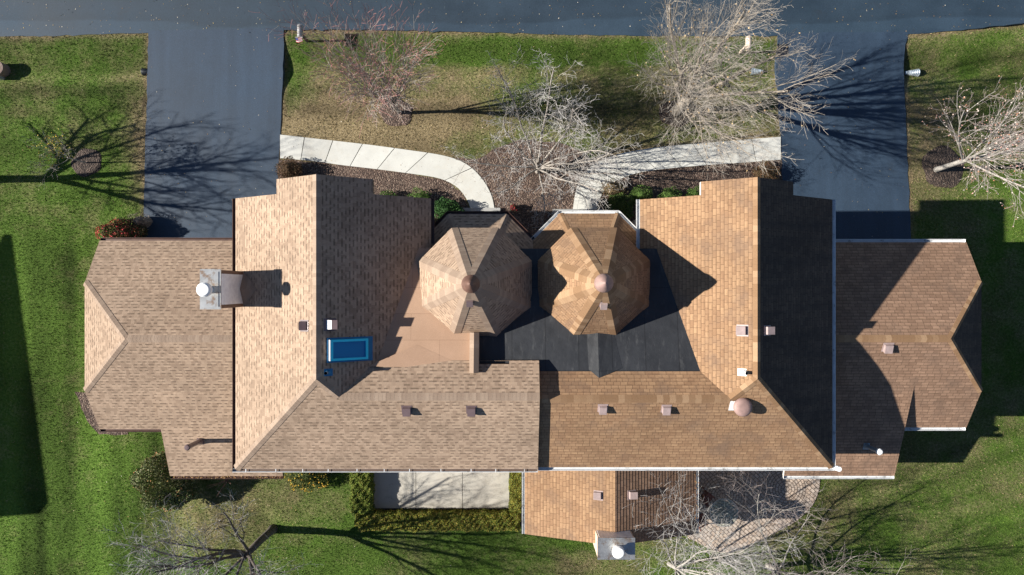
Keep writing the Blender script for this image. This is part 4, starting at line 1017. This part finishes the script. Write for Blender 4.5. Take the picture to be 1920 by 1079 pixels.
# grass blades
rg = np.random.default_rng(99); NB = 330000
bx = rg.uniform(-25.5, 25.5, NB); by = rg.uniform(-15, 12.6, NB)
hard = [drvL, drvR, [(p[0], p[1]) for p in wpL[::2]], [(p[0], p[1]) for p in wpR[::2]], bedL, bedC, bedR, bedW, bedP, pav, street_poly[::4] + street_poly[-2:],
        [(-17.4, -5.9), (-17.4, 1.8), (-10.4, 1.8), (-10.4, 3.2), (12.2, 3.2), (12.2, 1.7), (19.1, 1.7), (19.1, -5.8), (16.3, -5.8), (16.3, -7.8), (7.7, -7.8), (7.7, -10.4), (.8, -10.4), (.8, -6.8), (-9.9, -6.8), (-9.9, -7.8), (-14.5, -7.8), (-14.5, -5.9)]]
ok = np.ones(NB, bool)
for pl in hard: ok &= ~inside(bx, by, pl)
for (cx, cy, a, b) in rings:
    c = P(cx, cy); ok &= ((bx - c.x) / (a / K)) ** 2 + ((by - c.y) / (b / K)) ** 2 > .92
bx, by = bx[ok], by[ok]; n = len(bx); bz = terrain(bx, by); D2, T2 = field(bx, by)
hh = rg.uniform(.03, .075, n); a = rg.uniform(0, 6.28, n); wdt = rg.uniform(.008, .02, n); ln = rg.uniform(.02, .06, n); la = rg.uniform(0, 6.28, n)
v0 = np.stack([bx - np.cos(a) * wdt, by - np.sin(a) * wdt, bz - .005], 1); v1 = np.stack([bx + np.cos(a) * wdt, by + np.sin(a) * wdt, bz - .005], 1); v2 = np.stack([bx + np.cos(la) * ln, by + np.sin(la) * ln, bz + hh], 1)
isdry = (rg.random(n) < np.clip((D2 - .1) * 1.15, .04, .92))[:, None]
g_ = np.array([.074, .120, .016]) * rg.uniform(.5, 1.7, n)[:, None]; t_ = np.array([.24, .19, .11]) * rg.uniform(.5, 1.5, n)[:, None]
cc = np.where(isdry, t_, g_) * T2[:, None]
me = bpy.data.meshes.new('grass')
fastmesh(me, np.stack([v0, v1, v2], 1).reshape(-1, 3), np.arange(3 * n).reshape(-1, 3), np.repeat(np.concatenate([cc, np.ones((n, 1))], 1), 3, 0))
me.materials.append(M['blade']); o = bpy.data.objects.new('grass', me); COL.objects.link(o); tag(o, kind='stuff')

# fallen leaves
pts = []; 
for k in range(450):
    px, py = rg.uniform(0, 1920), rg.uniform(0, 1079); q = P(px, py); pts.append((q.x, q.y, float(terrain(np.array([q.x]), np.array([q.y]))[0]) + .055))
for (cx, cy, sd, k) in ((430, 1010, 90, 260), (1330, 170, 110, 350), (1000, 230, 130, 130), (90, 300, 45, 70), (310, 905, 70, 60), (1480, 1000, 110, 120), (1880, 300, 70, 90)):
    for _ in range(k):
        q = P(rg.normal(cx, sd), rg.normal(cy, sd * .6)); pts.append((q.x, q.y, float(terrain(np.array([q.x]), np.array([q.y]))[0]) + .055))
for k in range(420):
    q = P(rg.uniform(0, 1920), rg.uniform(0, 60)); pts.append((q.x, q.y, .02))
for k in range(75):
    q = P(rg.uniform(275, 530), rg.uniform(60, 440)); pts.append((q.x, q.y, .03)); q = P(rg.uniform(1465, 1700), rg.uniform(60, 450)); pts.append((q.x, q.y, .03))
pts = np.array(pts); badz = inside(pts[:, 0], pts[:, 1], hard[-1]); pts = pts[~badz]
lf = leaves_pts(pts, .02, .055, [(.36, .27, .15), (.32, .20, .09), (.42, .34, .22), (.26, .16, .08), (.44, .32, .12), (.55, .5, .42)], 77, .8, None, 1.3)
tag(lf.build('leaf_litter', M['litter']), kind='stuff')

# ================================================================== TREES
def rot_about(d, ang, az):
    a = d.orthogonal().normalized(); b = d.cross(a).normalized()
    return (d * math.cos(ang) + (a * math.cos(az) + b * math.sin(az)) * math.sin(ang)).normalized()
def grow(rr, p, d, L, r0, lvl, C, out):
    nseg = C['seg'][lvl]; pts = [p.copy()]; rad = [r0]; last = lvl == C['max']
    tip = C['tip'] if last else max(C['tip'], r0 * C.get('taper', .42))
    cur = p.copy()
    for i in range(nseg):
        wig = C['wig'][lvl]
        d = (d + Vector((rr.gauss(0, wig), rr.gauss(0, wig), rr.gauss(0, wig * .8))) + Vector((0, 0, C['trop'][lvl]))).normalized()
        cur = cur + d * (L / nseg); 
        if cur.z < .25: cur.z = .25 + rr.random() * .1
        pts.append(cur.copy()); rad.append(r0 + (tip - r0) * (i + 1) / nseg)
    out.append((pts, rad, lvl))
    if last: return
    nk = C['kids'][lvl]; nk = max(1, int(round(nk * rr.uniform(.8, 1.2) * (1 if lvl == 0 else min(1.3, .4 + L / C['ref'][lvl] * .6))))); az = rr.uniform(0, 6.28)
    for k in range(nk):
        t = C['start'][lvl] + (1 - C['start'][lvl]) * (k + rr.uniform(.1, .9)) / nk; f = t * nseg; i = min(nseg - 1, int(f)); q = pts[i].lerp(pts[i + 1], f - i)
        dd = (pts[i + 1] - pts[i]).normalized(); az += 2.4 + rr.uniform(-.6, .6)
        nd_ = rot_about(dd, math.radians(rr.uniform(*C['ang'][lvl])), az)
        cl = L * rr.uniform(*C['len'][lvl]) * (1.15 - .5 * t); cr = (rad[i] + (rad[i + 1] - rad[i]) * (f - i)) * C.get('cr', .62)
        grow(rr, q, nd_, cl, max(cr, C['tip']), lvl + 1, C, out)
def tree(name, label, cat, base, C, bark, twig, seed, group='bare trees around the house', leafcfg=None):
    t = thing(name, label, cat, base, group); rr = random.Random(seed); out = []
    b = Vector(base)
    # trunk
    d = Vector(C.get('lean', (0, 0, 1))).normalized(); th = C['th']; tr = C['tr']
    pts = [b + Vector((0, 0, -.1)), b + d * th * .12, b + d * th * .5 + Vector((rr.gauss(0, .03), rr.gauss(0, .03), 0)), b + d * th]
    out.append((pts, [tr * 1.45, tr * 1.05, tr * .95, tr * .85], 0))
    az = rr.uniform(0, 6.28); nl = C['limbs']
    for k in range(nl):
        az += 2 * math.pi / nl + rr.uniform(-.35, .35); inc = math.radians(rr.uniform(*C['inc']))
        if k == 0 and C.get('leader'): inc = math.radians(8)
        dd = Vector((math.cos(az) * math.sin(inc), math.sin(az) * math.sin(inc), math.cos(inc))); dd = (dd + Vector((d.x, d.y, 0)) * .5).normalized()
        p = b + d * th * (rr.uniform(C.get('fork', .8), 1.0))
        grow(rr, p, dd, C['L'] * rr.uniform(.8, 1.15), tr * C.get('lr', .55) * rr.uniform(.75, 1.1), 1, C, out)
    for a_, i_, l_ in C.get('dirs', []):
        a_, i_ = math.radians(a_), math.radians(i_)
        grow(rr, b + d * th * rr.uniform(.6, 1.0), Vector((math.cos(a_) * math.sin(i_), math.sin(a_) * math.sin(i_), math.cos(i_))), l_, tr * C.get('lr', .55) * rr.uniform(.9, 1.25), 1, C, out)
    tk, br = MB(), MB()
    for pts, rad, lvl in out:
        if lvl <= 1: tk.tube(pts, rad, 8 if lvl == 0 else 6, 0, lvl == 0)
        elif lvl == 2: br.tube(pts, rad, 5, 0, False)
        else: br.tube(pts, rad, 3, 1 if lvl >= C['max'] - C.get('twl', 1) else 0, False)
    tk.build('trunk', bark, t, True); br.build('branches', [bark if C.get('brbark', True) else twig, twig], t)
    if leafcfg:
        n, cols, s0, s1, sel, nm = leafcfg
        ends = [p for pts, rad, lvl in out if lvl == C['max'] for p in pts[1:]]
        if sel: ends = [p for p in ends if sel(p)]
        rr.shuffle(ends); ends = ends[:n]
        if ends:
            mb = leaves_pts([(p.x + rr.gauss(0, .03), p.y + rr.gauss(0, .03), p.z - .02) for p in ends], s0, s1, cols, seed, 0, None, 1.3); mb.build(nm, M['leaf'], t)
    return t
def cfg(**k):
    C = dict(max=4, seg=[3, 7, 5, 4, 3], wig=[.05, .10, .12, .13, .14], trop=[0, .05, .05, .04, .03], kids=[0, 8, 7, 5, 0], ref=[1, 3, 1.5, .8, .4], start=[.3, .25, .2, .15, 0],
             ang=[(20, 40), (28, 52), (28, 55), (25, 55)], len=[(.5, .7), (.38, .6), (.4, .62), (.4, .65)], tip=.005, th=1.6, tr=.12, limbs=6, inc=(20, 50), L=3.2)
    C.update(k); return C
p = P(750, 212)
tree('bare_tree', 'small vase shaped bare tree with reddish twig tips beside the mailbox with the flag', 'tree', (p.x, p.y, 0), cfg(th=1.75, tr=.085, limbs=14, inc=(5, 40), L=4.9, kids=[0, 10, 6, 3, 0], ref=[1, 4.7, 2.2, 1.1, .5], wig=[.04, .045, .07, .09, .1], ang=[(15, 30), (12, 30), (14, 34), (18, 40)], lean=(-.06, .02, 1), trop=[0, .05, .05, .04, .02], tip=.0045, lr=.42, fork=.62, cr=.55, twl=0, len=[(.5, .7), (.42, .66), (.42, .62), (.4, .65)]), M['barkgrey'], M['redtip'], 11)
p = P(1008, 322)
tree('bare_tree', 'crooked silvery grey bare tree spreading in the mulch bed between the two curved walks', 'tree', (p.x, p.y, 0), cfg(th=.7, tr=.105, limbs=2, inc=(8, 25), L=3.6, lean=(-.02, .1, 1), seg=[3, 9, 5, 4, 3], wig=[.08, .085, .17, .22, .24], kids=[0, 12, 6, 4, 0], ref=[1, 4.0, 1.5, .7, .4], ang=[(20, 40), (30, 62), (32, 70), (35, 75)], trop=[0, .04, .05, .04, .03], tip=.0042, lr=.44, cr=.46, len=[(.5, .7), (.24, .42), (.36, .58), (.38, .62)],
     dirs=[(88, 36, 6.2), (118, 40, 5.4), (142, 48, 4.6), (60, 38, 5.6), (36, 46, 5.2), (168, 58, 4.0), (12, 52, 5.0), (-6, 70, 4.2), (-28, 46, 4.4), (-88, 52, 3.6), (-135, 60, 3.2)]), M['barkgrey'], M['twiggrey'], 23)
p = P(1268, 210)
tree('bare_tree', 'largest bare tree with tan branches reaching over the street and right driveway', 'tree', (p.x, p.y, 0), cfg(th=2.3, tr=.20, limbs=12, inc=(6, 46), L=6.3, kids=[0, 11, 8, 7, 0], ref=[1, 6.2, 2.8, 1.4, .5], seg=[3, 9, 6, 5, 3], ang=[(20, 40), (16, 40), (20, 45), (22, 48)], tip=.0036, lr=.42, cr=.42, len=[(.5, .7), (.36, .58), (.38, .58), (.38, .62)], trop=[0, .04, .05, .04, .03], wig=[.04, .06, .09, .11, .13], lean=(.03, .08, 1), fork=.72), M['barktan'], M['twigtan'], 38, leafcfg=(520, [(.42, .30, .16), (.36, .24, .13), (.5, .38, .22)], .05, .09, None, 'dry_leaves'))
p = P(1754, 319)
tree('bare_tree', 'pale barked bare tree with pinkish fruit in a round mulch ring at the right', 'tree', (p.x, p.y, 0), cfg(th=2.2, tr=.115, limbs=9, inc=(10, 50), L=4.4, kids=[0, 10, 6, 3, 0], ref=[1, 4.2, 2, 1, .5], tip=.0042, lr=.46, cr=.5, lean=(.05, .05, 1), wig=[.03, .06, .1, .12, .14], fork=.86, ang=[(20, 40), (16, 42), (22, 48), (25, 50)]), M['barkpale'], M['twigpink'], 52, leafcfg=(1900, [(.55, .42, .36), (.5, .27, .24), (.42, .18, .10), (.62, .55, .5)], .035, .075, lambda q: q.z > 1.6, 'fruit'))
p = P(164, 306)
tree('bare_tree', 'young slender tree with a few yellow leaves in the mulch ring left of the driveway', 'tree', (p.x, p.y, 0), cfg(th=1.3, tr=.03, limbs=5, inc=(15, 55), L=1.8, kids=[0, 6, 5, 3, 0], ref=[1, 2, 1, .6, .3], tip=.0035, lr=.5, lean=(-.1, .02, 1)), M['barkgrey'], M['barkgrey'], 61, leafcfg=(260, [(.55, .40, .05), (.45, .36, .06), (.6, .48, .12)], .05, .09, lambda q: (q - Vector((-20.05, 6.1, 2.4))).length < .95, 'yellow_leaves'))
p = P(-78, 338)
tree('bare_tree', 'tall bare tree past the left edge whose shadows cross the left driveway', 'tree', (p.x, p.y, 0), cfg(th=2.6, tr=.19, limbs=8, inc=(15, 55), L=4.9, kids=[0, 8, 6, 4, 0], ref=[1, 5, 2.4, 1.2, .5], tip=.006, lr=.5), M['barkdark'], M['barkgrey'], 72)
p = P(512, 992)
tree('bare_tree', 'dark trunked bare tree leaning towards the bottom left behind the left house', 'tree', (p.x, p.y, 0), cfg(th=2.6, tr=.17, limbs=10, inc=(18, 72), L=4.7, kids=[0, 9, 7, 4, 0], ref=[1, 4.5, 2.2, 1.1, .5], tip=.0038, lr=.44, cr=.44, lean=(-.16, -.14, 1), wig=[.05, .10, .14, .17, .2]), M['barkdark'], M['twiggrey'], 85, leafcfg=(40, [(.6, .5, .05), (.5, .4, .08)], .06, .1, None, 'yellow_leaves'))
p = P(1255, 1058)
tree('bare_tree', 'silvery bare tree whose twigs reach over the right chimney and the sunroom roof', 'tree', (p.x, p.y, 0), cfg(th=1.2, tr=.10, limbs=12, inc=(16, 70), L=5.0, kids=[0, 9, 7, 4, 0], ref=[1, 4.5, 2.2, 1.1, .5], tip=.004, lr=.46, cr=.46, lean=(.06, .22, 1), wig=[.05, .1, .14, .17, .2]), M['barkpale'], M['twiggrey'], 93)
p = P(1440, 1062)
tree('bare_tree', 'white barked bare tree spreading over the edge of the paver patio at the bottom', 'tree', (p.x, p.y, 0), cfg(th=1.1, tr=.13, limbs=13, inc=(12, 72), L=5.2, kids=[0, 9, 6, 5, 0], ref=[1, 5, 2.4, 1.2, .5], tip=.0036, lr=.34, cr=.42, lean=(.04, .16, 1), wig=[.05, .09, .13, .16, .2]), M['barkpale'], M['twigpink'], 104)

# ================================================================== SHRUBS
G1 = [(.06, .125, .022), (.09, .165, .03), (.04, .09, .016), (.12, .19, .045)]
YG = [(.24, .25, .04), (.16, .22, .035), (.36, .31, .05), (.11, .17, .03), (.22, .16, .05)]
BR = [(.10, .055, .03), (.07, .045, .025), (.14, .075, .04), (.05, .05, .02)]
gs = 'clipped shrubs in the front beds'
shrub('shrub', 'dark russet rounded shrub at the left garage corner beside the left walk', 'shrub', -10.3, 5.45, .58, .56, 1.0, 2600, BR + [(.20, .12, .07)], 1, .04, .07, gs)
shrub('shrub', 'small green mound shrub under the left gable, nearer the garage', 'shrub', -5.80, 4.10, .46, .42, .7, 1900, G1, 2, .035, .06, gs)
shrub('shrub', 'bright green mound shrub under the left gable, nearer the front door', 'shrub', -4.25, 4.08, .55, .5, .8, 2300, G1, 3, .035, .06, gs)
shrub('shrub', 'feathery green yew beside the left porch', 'shrub', -3.05, 3.55, .72, .55, .95, 3000, [(.035, .10, .025), (.05, .13, .035), (.025, .07, .018)], 4, .05, .09, gs)
shrub('shrub', 'pale green feathery shrub beside the right porch', 'shrub', 5.0, 3.72, .6, .6, 1.0, 2800, [(.06, .12, .025), (.09, .15, .03), (.04, .08, .02), (.15, .18, .06)], 5, .05, .09, gs)
shrub('shrub', 'green mound shrub at the right gable nearest the white gutter end', 'shrub', 6.0, 4.28, .5, .45, .75, 2100, G1, 6, .035, .06, gs)
shrub('shrub', 'green mound shrub in the middle of the row of three under the right gable', 'shrub', 7.35, 4.22, .52, .45, .75, 2100, G1, 7, .035, .06, gs)
shrub('shrub', 'green mound shrub nearly hidden by the right gable overhang', 'shrub', 8.5, 4.25, .48, .42, .75, 1900, G1, 8, .035, .06, gs)
shrub('shrub', 'dark brown rounded shrub at the right garage corner', 'shrub', 11.75, 5.25, .6, .55, .95, 2300, BR, 9, .04, .07, gs)
shrub('shrub', 'faded brown dormant shrub with thin stems by the curve of the right walk', 'shrub', 4.75, 4.55, .62, .5, .65, 900, [(.20, .13, .08), (.13, .09, .05), (.10, .11, .04), (.26, .18, .11)], 10, .04, .08, gs, twig=34)
shrub('shrub', 'red leaved shrub at the corner of the left driveway and the left wing', 'shrub', -17.85, 2.55, 1.0, .60, 1.2, 5200, [(.08, .08, .03), (.10, .055, .03), (.055, .07, .02), (.11, .085, .045)], 11, .05, .085, None, accents=(900, [(.44, .05, .06), (.36, .06, .06), (.40, .14, .06)], (-.22, -.05)))
shrub('shrub', 'pale dry twiggy shrub behind the red leaved shrub at the left driveway', 'shrub', -17.25, 3.05, .55, .4, .9, 900, [(.30, .24, .19), (.22, .17, .14), (.36, .29, .24)], 12, .03, .06, None, twig=26)
shrub('shrub', 'large rounded green shrub with orange leaves at the lower corner of the left house', 'shrub', -15.75, -8.85, 1.32, 1.22, 1.95, 17000, [(.13, .18, .06), (.19, .23, .09), (.09, .13, .04), (.33, .33, .2), (.17, .18, .08)], 13, .06, .11, None, accents=(260, [(.38, .22, .09), (.42, .32, .17), (.30, .14, .06)], (0, 0)))
shrub('shrub', 'low green shrub with golden leaves at the end of the left lean-to roof', 'shrub', -9.45, -8.55, .95, .75, 1.0, 3600, [(.06, .09, .02), (.10, .12, .025), (.04, .06, .015)], 14, .05, .085, None, accents=(420, [(.55, .36, .04), (.5, .28, .04), (.6, .45, .08)], (0, -.05)))
t = thing('dormant_sapling', 'thin leafless reddish sapling below the left lean-to gutter', 'sapling', (-13.3, -9.0, 0))
st = MB(); rr = random.Random(3)
for k in range(14):
    a = rr.uniform(0, 6.28); e = rr.uniform(.1, .55); hh_ = rr.uniform(.7, 1.5)
    st.tube([(-13.3, -9.0, 0), (-13.3 + e * .5 * math.cos(a), -9.0 + e * .5 * math.sin(a), hh_ * .6), (-13.3 + e * math.cos(a), -9.0 + e * math.sin(a), hh_)], [.012, .009, .004], 4)
st.build('stem', M['twigred'], t)
hedge('green clipped hedge along the left end of the concrete patio', [(-7.45, -6.42, -10.4, -8.1, .72)], 11000, [(.14, .20, .03), (.09, .15, .02), (.19, .24, .045), (.22, .22, .045)], 1)
hedge('long yellowing hedge along the lower side of the concrete patio', [(-7.05, .38, -11.22, -10.36, .72), (-7.25, -6.4, -11.0, -10.36, .72)], 34000, YG, 2)
hedge('narrow yellow green hedge between the concrete patio and the sunroom', [(-.12, .50, -10.36, -8.2, .66)], 6500, [(.2, .21, .035), (.13, .17, .028), (.28, .24, .045), (.10, .13, .03)], 3)

# ================================================================== SMALL THINGS
def mailbox(x, y, z, label, boxmat, postmat, flag):
    t = thing('mailbox', label, 'mailbox', (x, y, 0), 'mailboxes along the street')
    pm = MB(); pm.box((x - .05, y - .05, -.2), (x + .05, y + .05, z - .02)); pm.box((x - .07, y - .28, z - .05), (x + .07, y + .34, z - .005)); pm.build('post', postmat, t)
    mb = MB(); n = 9; prof = [(-.11, 0), (-.11, .13)] + [(-.11 * math.cos(math.pi * k / n), .13 + .11 * math.sin(math.pi * k / n)) for k in range(1, n)] + [(.11, .13), (.11, 0)]
    y0, y1 = y - .24, y + .30
    for i in range(len(prof) - 1):
        a, b = prof[i], prof[i + 1]; mb.add([(x + a[0], y0, z + a[1]), (x + a[0], y1, z + a[1]), (x + b[0], y1, z + b[1]), (x + b[0], y0, z + b[1])])
    mb.add([(x + a, y0, z + b) for a, b in prof]); mb.add([(x + a, y1, z + b) for a, b in prof[::-1]]); mb.add([(x - .11, y0, z), (x + .11, y0, z), (x + .11, y1, z), (x - .11, y1, z)])
    mb.build('box', boxmat, t)
    d = MB(); d.box((x - .10, y1 + .002, z + .01), (x + .10, y1 + .014, z + .21)); d.box((x - .03, y1 + .012, z + .19), (x + .03, y1 + .04, z + .215)); d.build('door', boxmat, t)
    if flag:
        f = MB()
        fx0, fx1, fy, fz = x - .17, x + .12, y0 - .03, z + .20
        for k in range(7):      # striped cloth draping back over the end of the box
            a, b = k / 7, (k + 1) / 7
            for (u0, u1, mi) in ((0, .4, 2 if k < 4 else k % 2), (.4, 1, k % 2)):
                q = [(fx0 + (fx1 - fx0) * u, fy - .17 * w - .03 * math.sin(u * 5), fz - .13 * w + .02 * math.sin(u * 7)) for u, w in ((u0, b), (u1, b), (u1, a), (u0, a))]
                f.add(q, None, mi)
                f.add([(p_[0], p_[1], p_[2] - .004) for p_ in q[::-1]], None, mi)
        f.tube([(x + .16, fy + .01, fz + .015), (x - .2, fy + .01, fz + .015)], [.008, .008], 6, 1)
        fo = f.build('small_flag', [M['flagred'], M['flagwhite'], M['flagblue']], t); fo['label'] = 'small striped flag with a blue corner hung on the back of the mailbox'
    return t
mailbox(-9.60, 11.55, 1.05, 'grey metal mailbox with a small striped flag by the left driveway', M['mailgrey'], M['postdark'], True)
mailbox(10.72, 11.05, 1.0, 'cream mailbox under the branches of the largest tree', M['mailcream'], M['mailcream'], False)

def culvert(x, y, z, sgn, label, mat, L=.5):
    t = thing('culvert_pipe', label, 'culvert pipe', (x, y, z), 'corrugated culvert ends along the ditch')
    mb = MB(); n = 20; m = 14; rings_ = []
    for i in range(n + 1):
        f = i / n; r = .09 + .09 * f + .010 * math.sin(f * 2 * math.pi * 6.5); row = []
        for k in range(m + 1):
            a = math.radians(-20) + math.radians(220) * k / m; row.append((x + sgn * (f - .5) * L, y + r * math.cos(a), z + .02 + r * math.sin(a)))
        rings_.append(row)
    for i in range(n):
        for k in range(m): mb.add([rings_[i][k], rings_[i][k + 1], rings_[i + 1][k + 1], rings_[i + 1][k]])
    mb.build('flared_end', mat, t, True)
    b = MB(); b.tube([(x - sgn * L * .75, y, z + .0), (x - sgn * L * .45, y, z + .02)], [.085, .085], 14); b.build('pipe', mat, t, True)
q = P(1715, 135); culvert(q.x, q.y, -.17, 1, 'pale ribbed culvert end in the lawn right of the right driveway', M['corr'])
q = P(1418, 133); culvert(q.x, q.y, -.14, -1, 'pale ribbed culvert end under the largest tree left of the right driveway', M['corr'])
q = P(270, 133); culvert(q.x, q.y, -.2, -1, 'dark culvert end at the left edge of the left driveway', M['corrdark'], .3)
q = P(1, 131)
t = thing('utility_cover', 'round brown ribbed utility cover at the left edge of the lawn', 'utility cover', (q.x, q.y, 0))
mb = MB(); mb.lathe((q.x, q.y, -.25), [(.33, 0), (.33, .50), (.345, .51), (.345, .55), (.325, .565), (.30, .555), (.27, .565), (.24, .555), (.2, .565), (.16, .555), (.10, .56), (.001, .56)], 36); mb.build('cover', paint('brown_cover', (.20, .14, .12), .75), t)
q2 = P(-4, 147); mb = MB(); mb.box((q2.x - .12, q2.y - .06, -.2), (q2.x + .22, q2.y + .08, .24)); mb.build('bracket', M['mailgrey'], t)

# patio table and chairs
tx, ty = 9.72, -10.32
t = thing('patio_table', 'round glass topped patio table on the pavers beside the sunroom', 'table', (tx, ty, .03))
mb = MB(); mb.lathe((tx, ty, .735), [(.001, 0), (.63, 0), (.63, .008), (.001, .008)], 40); mb.build('tabletop', M['glass'], t)
mb = MB()
for k in range(40):
    a, b = 2 * math.pi * k / 40, 2 * math.pi * (k + 1) / 40
    mb.tube([(tx + .64 * math.cos(a), ty + .64 * math.sin(a), .74), (tx + .64 * math.cos(b), ty + .64 * math.sin(b), .74)], [.014, .014], 6, 0, False)
mb.build('rim', M['steel'], t)
for k in range(4):
    a = math.radians(45 + 90 * k + 12); mb = MB(); mb.tube([(tx + .6 * math.cos(a), ty + .6 * math.sin(a), .73), (tx + .2 * math.cos(a), ty + .2 * math.sin(a), .4), (tx + .5 * math.cos(a), ty + .5 * math.sin(a), .03)], [.014] * 3, 6); mb.build('leg', M['steel'], t)
def chair(x, y, rz, label):
    t = thing('patio_chair', label, 'chair', (x, y, .03), 'patio chairs around the glass table'); F = Matrix.Translation((x, y, .03)) @ Matrix.Rotation(rz, 4, 'Z')
    mb = MB()
    for k in range(5): mb.box((-.24 + k * .098, -.22, .42), (-.24 + k * .098 + .085, .24, .445), 0, F)
    mb.build('seat', M['wood'], t)
    mb = MB()
    for k in range(5): mb.box((-.23 + k * .095, -.29, .47), (-.23 + k * .095 + .075, -.265, .95), 0, F)
    mb.box((-.26, -.30, .93), (.26, -.26, 1.0), 0, F); mb.build('backrest', M['wood'], t)
    for sx in (-1, 1):
        for sy in (-.26, .2):
            mb = MB(); mb.box((sx * .24 - .022, sy - .022, 0), (sx * .24 + .022, sy + .022, .93 if sy < 0 else .62), 0, F); mb.build('leg', M['wood'], t)
        mb = MB(); mb.box((sx * .24 - .035, -.24, .62), (sx * .24 + .035, .26, .645), 0, F); mb.build('armrest', M['wood'], t)
chair(8.98, -9.72, math.radians(-128), 'red brown wooden chair on the house side of the glass table by the sunroom')
chair(8.72, -10.72, math.radians(-62), 'red brown wooden chair at the lawn side of the glass table beside the sunroom')

# pot with red flowers near the front doors
q = P(962, 391); t = thing('flower_pot', 'red flower pot in the mulch bed between the two porches', 'flower pot', (q.x, q.y, .01))
mb = MB(); mb.lathe((q.x, q.y, .01), [(.12, 0), (.17, .28), (.18, .3), (.15, .3), (.14, .25), (.001, .25)], 18); mb.build('pot', M['postdark'], t)
rg2 = np.random.default_rng(4); pp = rg2.normal(size=(110, 3)) * [.07, .07, .05] + [q.x, q.y, .40]; fm = leaves_pts(pp, .05, .09, [(.22, .02, .025), (.16, .015, .02), (.06, .08, .025)], 4); core(fm, q.x, q.y, .28, .15, .15, .16, [(.14, .02, .02)]); fm.build('flowers', M['leaf'], t)

# neighbouring house beyond the left edge, casting the long shadow on the lawn
t = thing('neighbour_house', 'neighbouring house past the left edge of the lawn', 'house', (-39.5, -4.0, 0))
rot = Matrix.Translation((-36.15, -4.5, 0)) @ Matrix.Rotation(math.radians(7.8), 4, 'Z')
r = Roof(.2); hw, hl = 4.2, 6.35; e, rd = 5.2, 7.3
F_ = lambda x, y, z: rot @ Vector((x, y, z))
n1 = r.face([F_(-hw, -hl, e), F_(0, -hl, rd), F_(0, hl, rd), F_(-hw, hl, e)]); n2 = r.face([F_(hw, -hl, e), F_(0, -hl, rd), F_(0, hl, rd), F_(hw, hl, e)])
r.finish(1); r.mb.build('roof', [M['shL'], M['fascia']], t)
w = MB(); w.box((-hw + .5, -hl + .4, 0), (hw - .5, hl - .4, e + .05), 0, rot)
for y in (-hl + .4, hl - .4): w.add([F_(-hw + .5, y, e), F_(hw - .5, y, e), F_(0, y, rd - .25)])
w.build('wall', M['sidingL'], t)

# ================================================================== LIGHT, CAMERA
w = bpy.data.worlds.new('World'); scene.world = w; w.use_nodes = True; nt = w.node_tree
sky = nt.nodes.new('ShaderNodeTexSky'); sky.sky_type = 'NISHITA'; sky.sun_disc = False; sky.sun_elevation = SUN_EL; sky.sun_rotation = math.radians(-90)
sky.air_density = 1.0; sky.dust_density = .2; sky.ozone_density = 1.6; sky.altitude = 2200
bg = nt.nodes['Background']; lk(nt, sky.outputs[0], bg.inputs[0]); bg.inputs[1].default_value = .05
L = bpy.data.lights.new('sun', 'SUN'); L.energy = 5.0; L.angle = math.radians(.53); L.color = (1, .93, .82)
so = bpy.data.objects.new('sun', L); COL.objects.link(so)
dirv = Vector((math.cos(SUN_EL), .012, -math.sin(SUN_EL))).normalized(); so.rotation_euler = dirv.to_track_quat('-Z', 'Y').to_euler(); so.location = (-30, 0, 30)
cam = bpy.data.cameras.new('camera'); co = bpy.data.objects.new('camera', cam); COL.objects.link(co); co.location = (0, 0, CAMH); co.rotation_euler = (0, 0, 0)
cam.sensor_width = 36.0; cam.lens = 36.0 * (K * CAMH) / 1920.0; cam.clip_end = 1500; cam.clip_start = .1
scene.camera = co
vs = scene.view_settings; vs.view_transform = 'Standard'; vs.look = 'None'; vs.gamma = 1.0; vs.exposure = 1.0; vs.use_curve_mapping = False
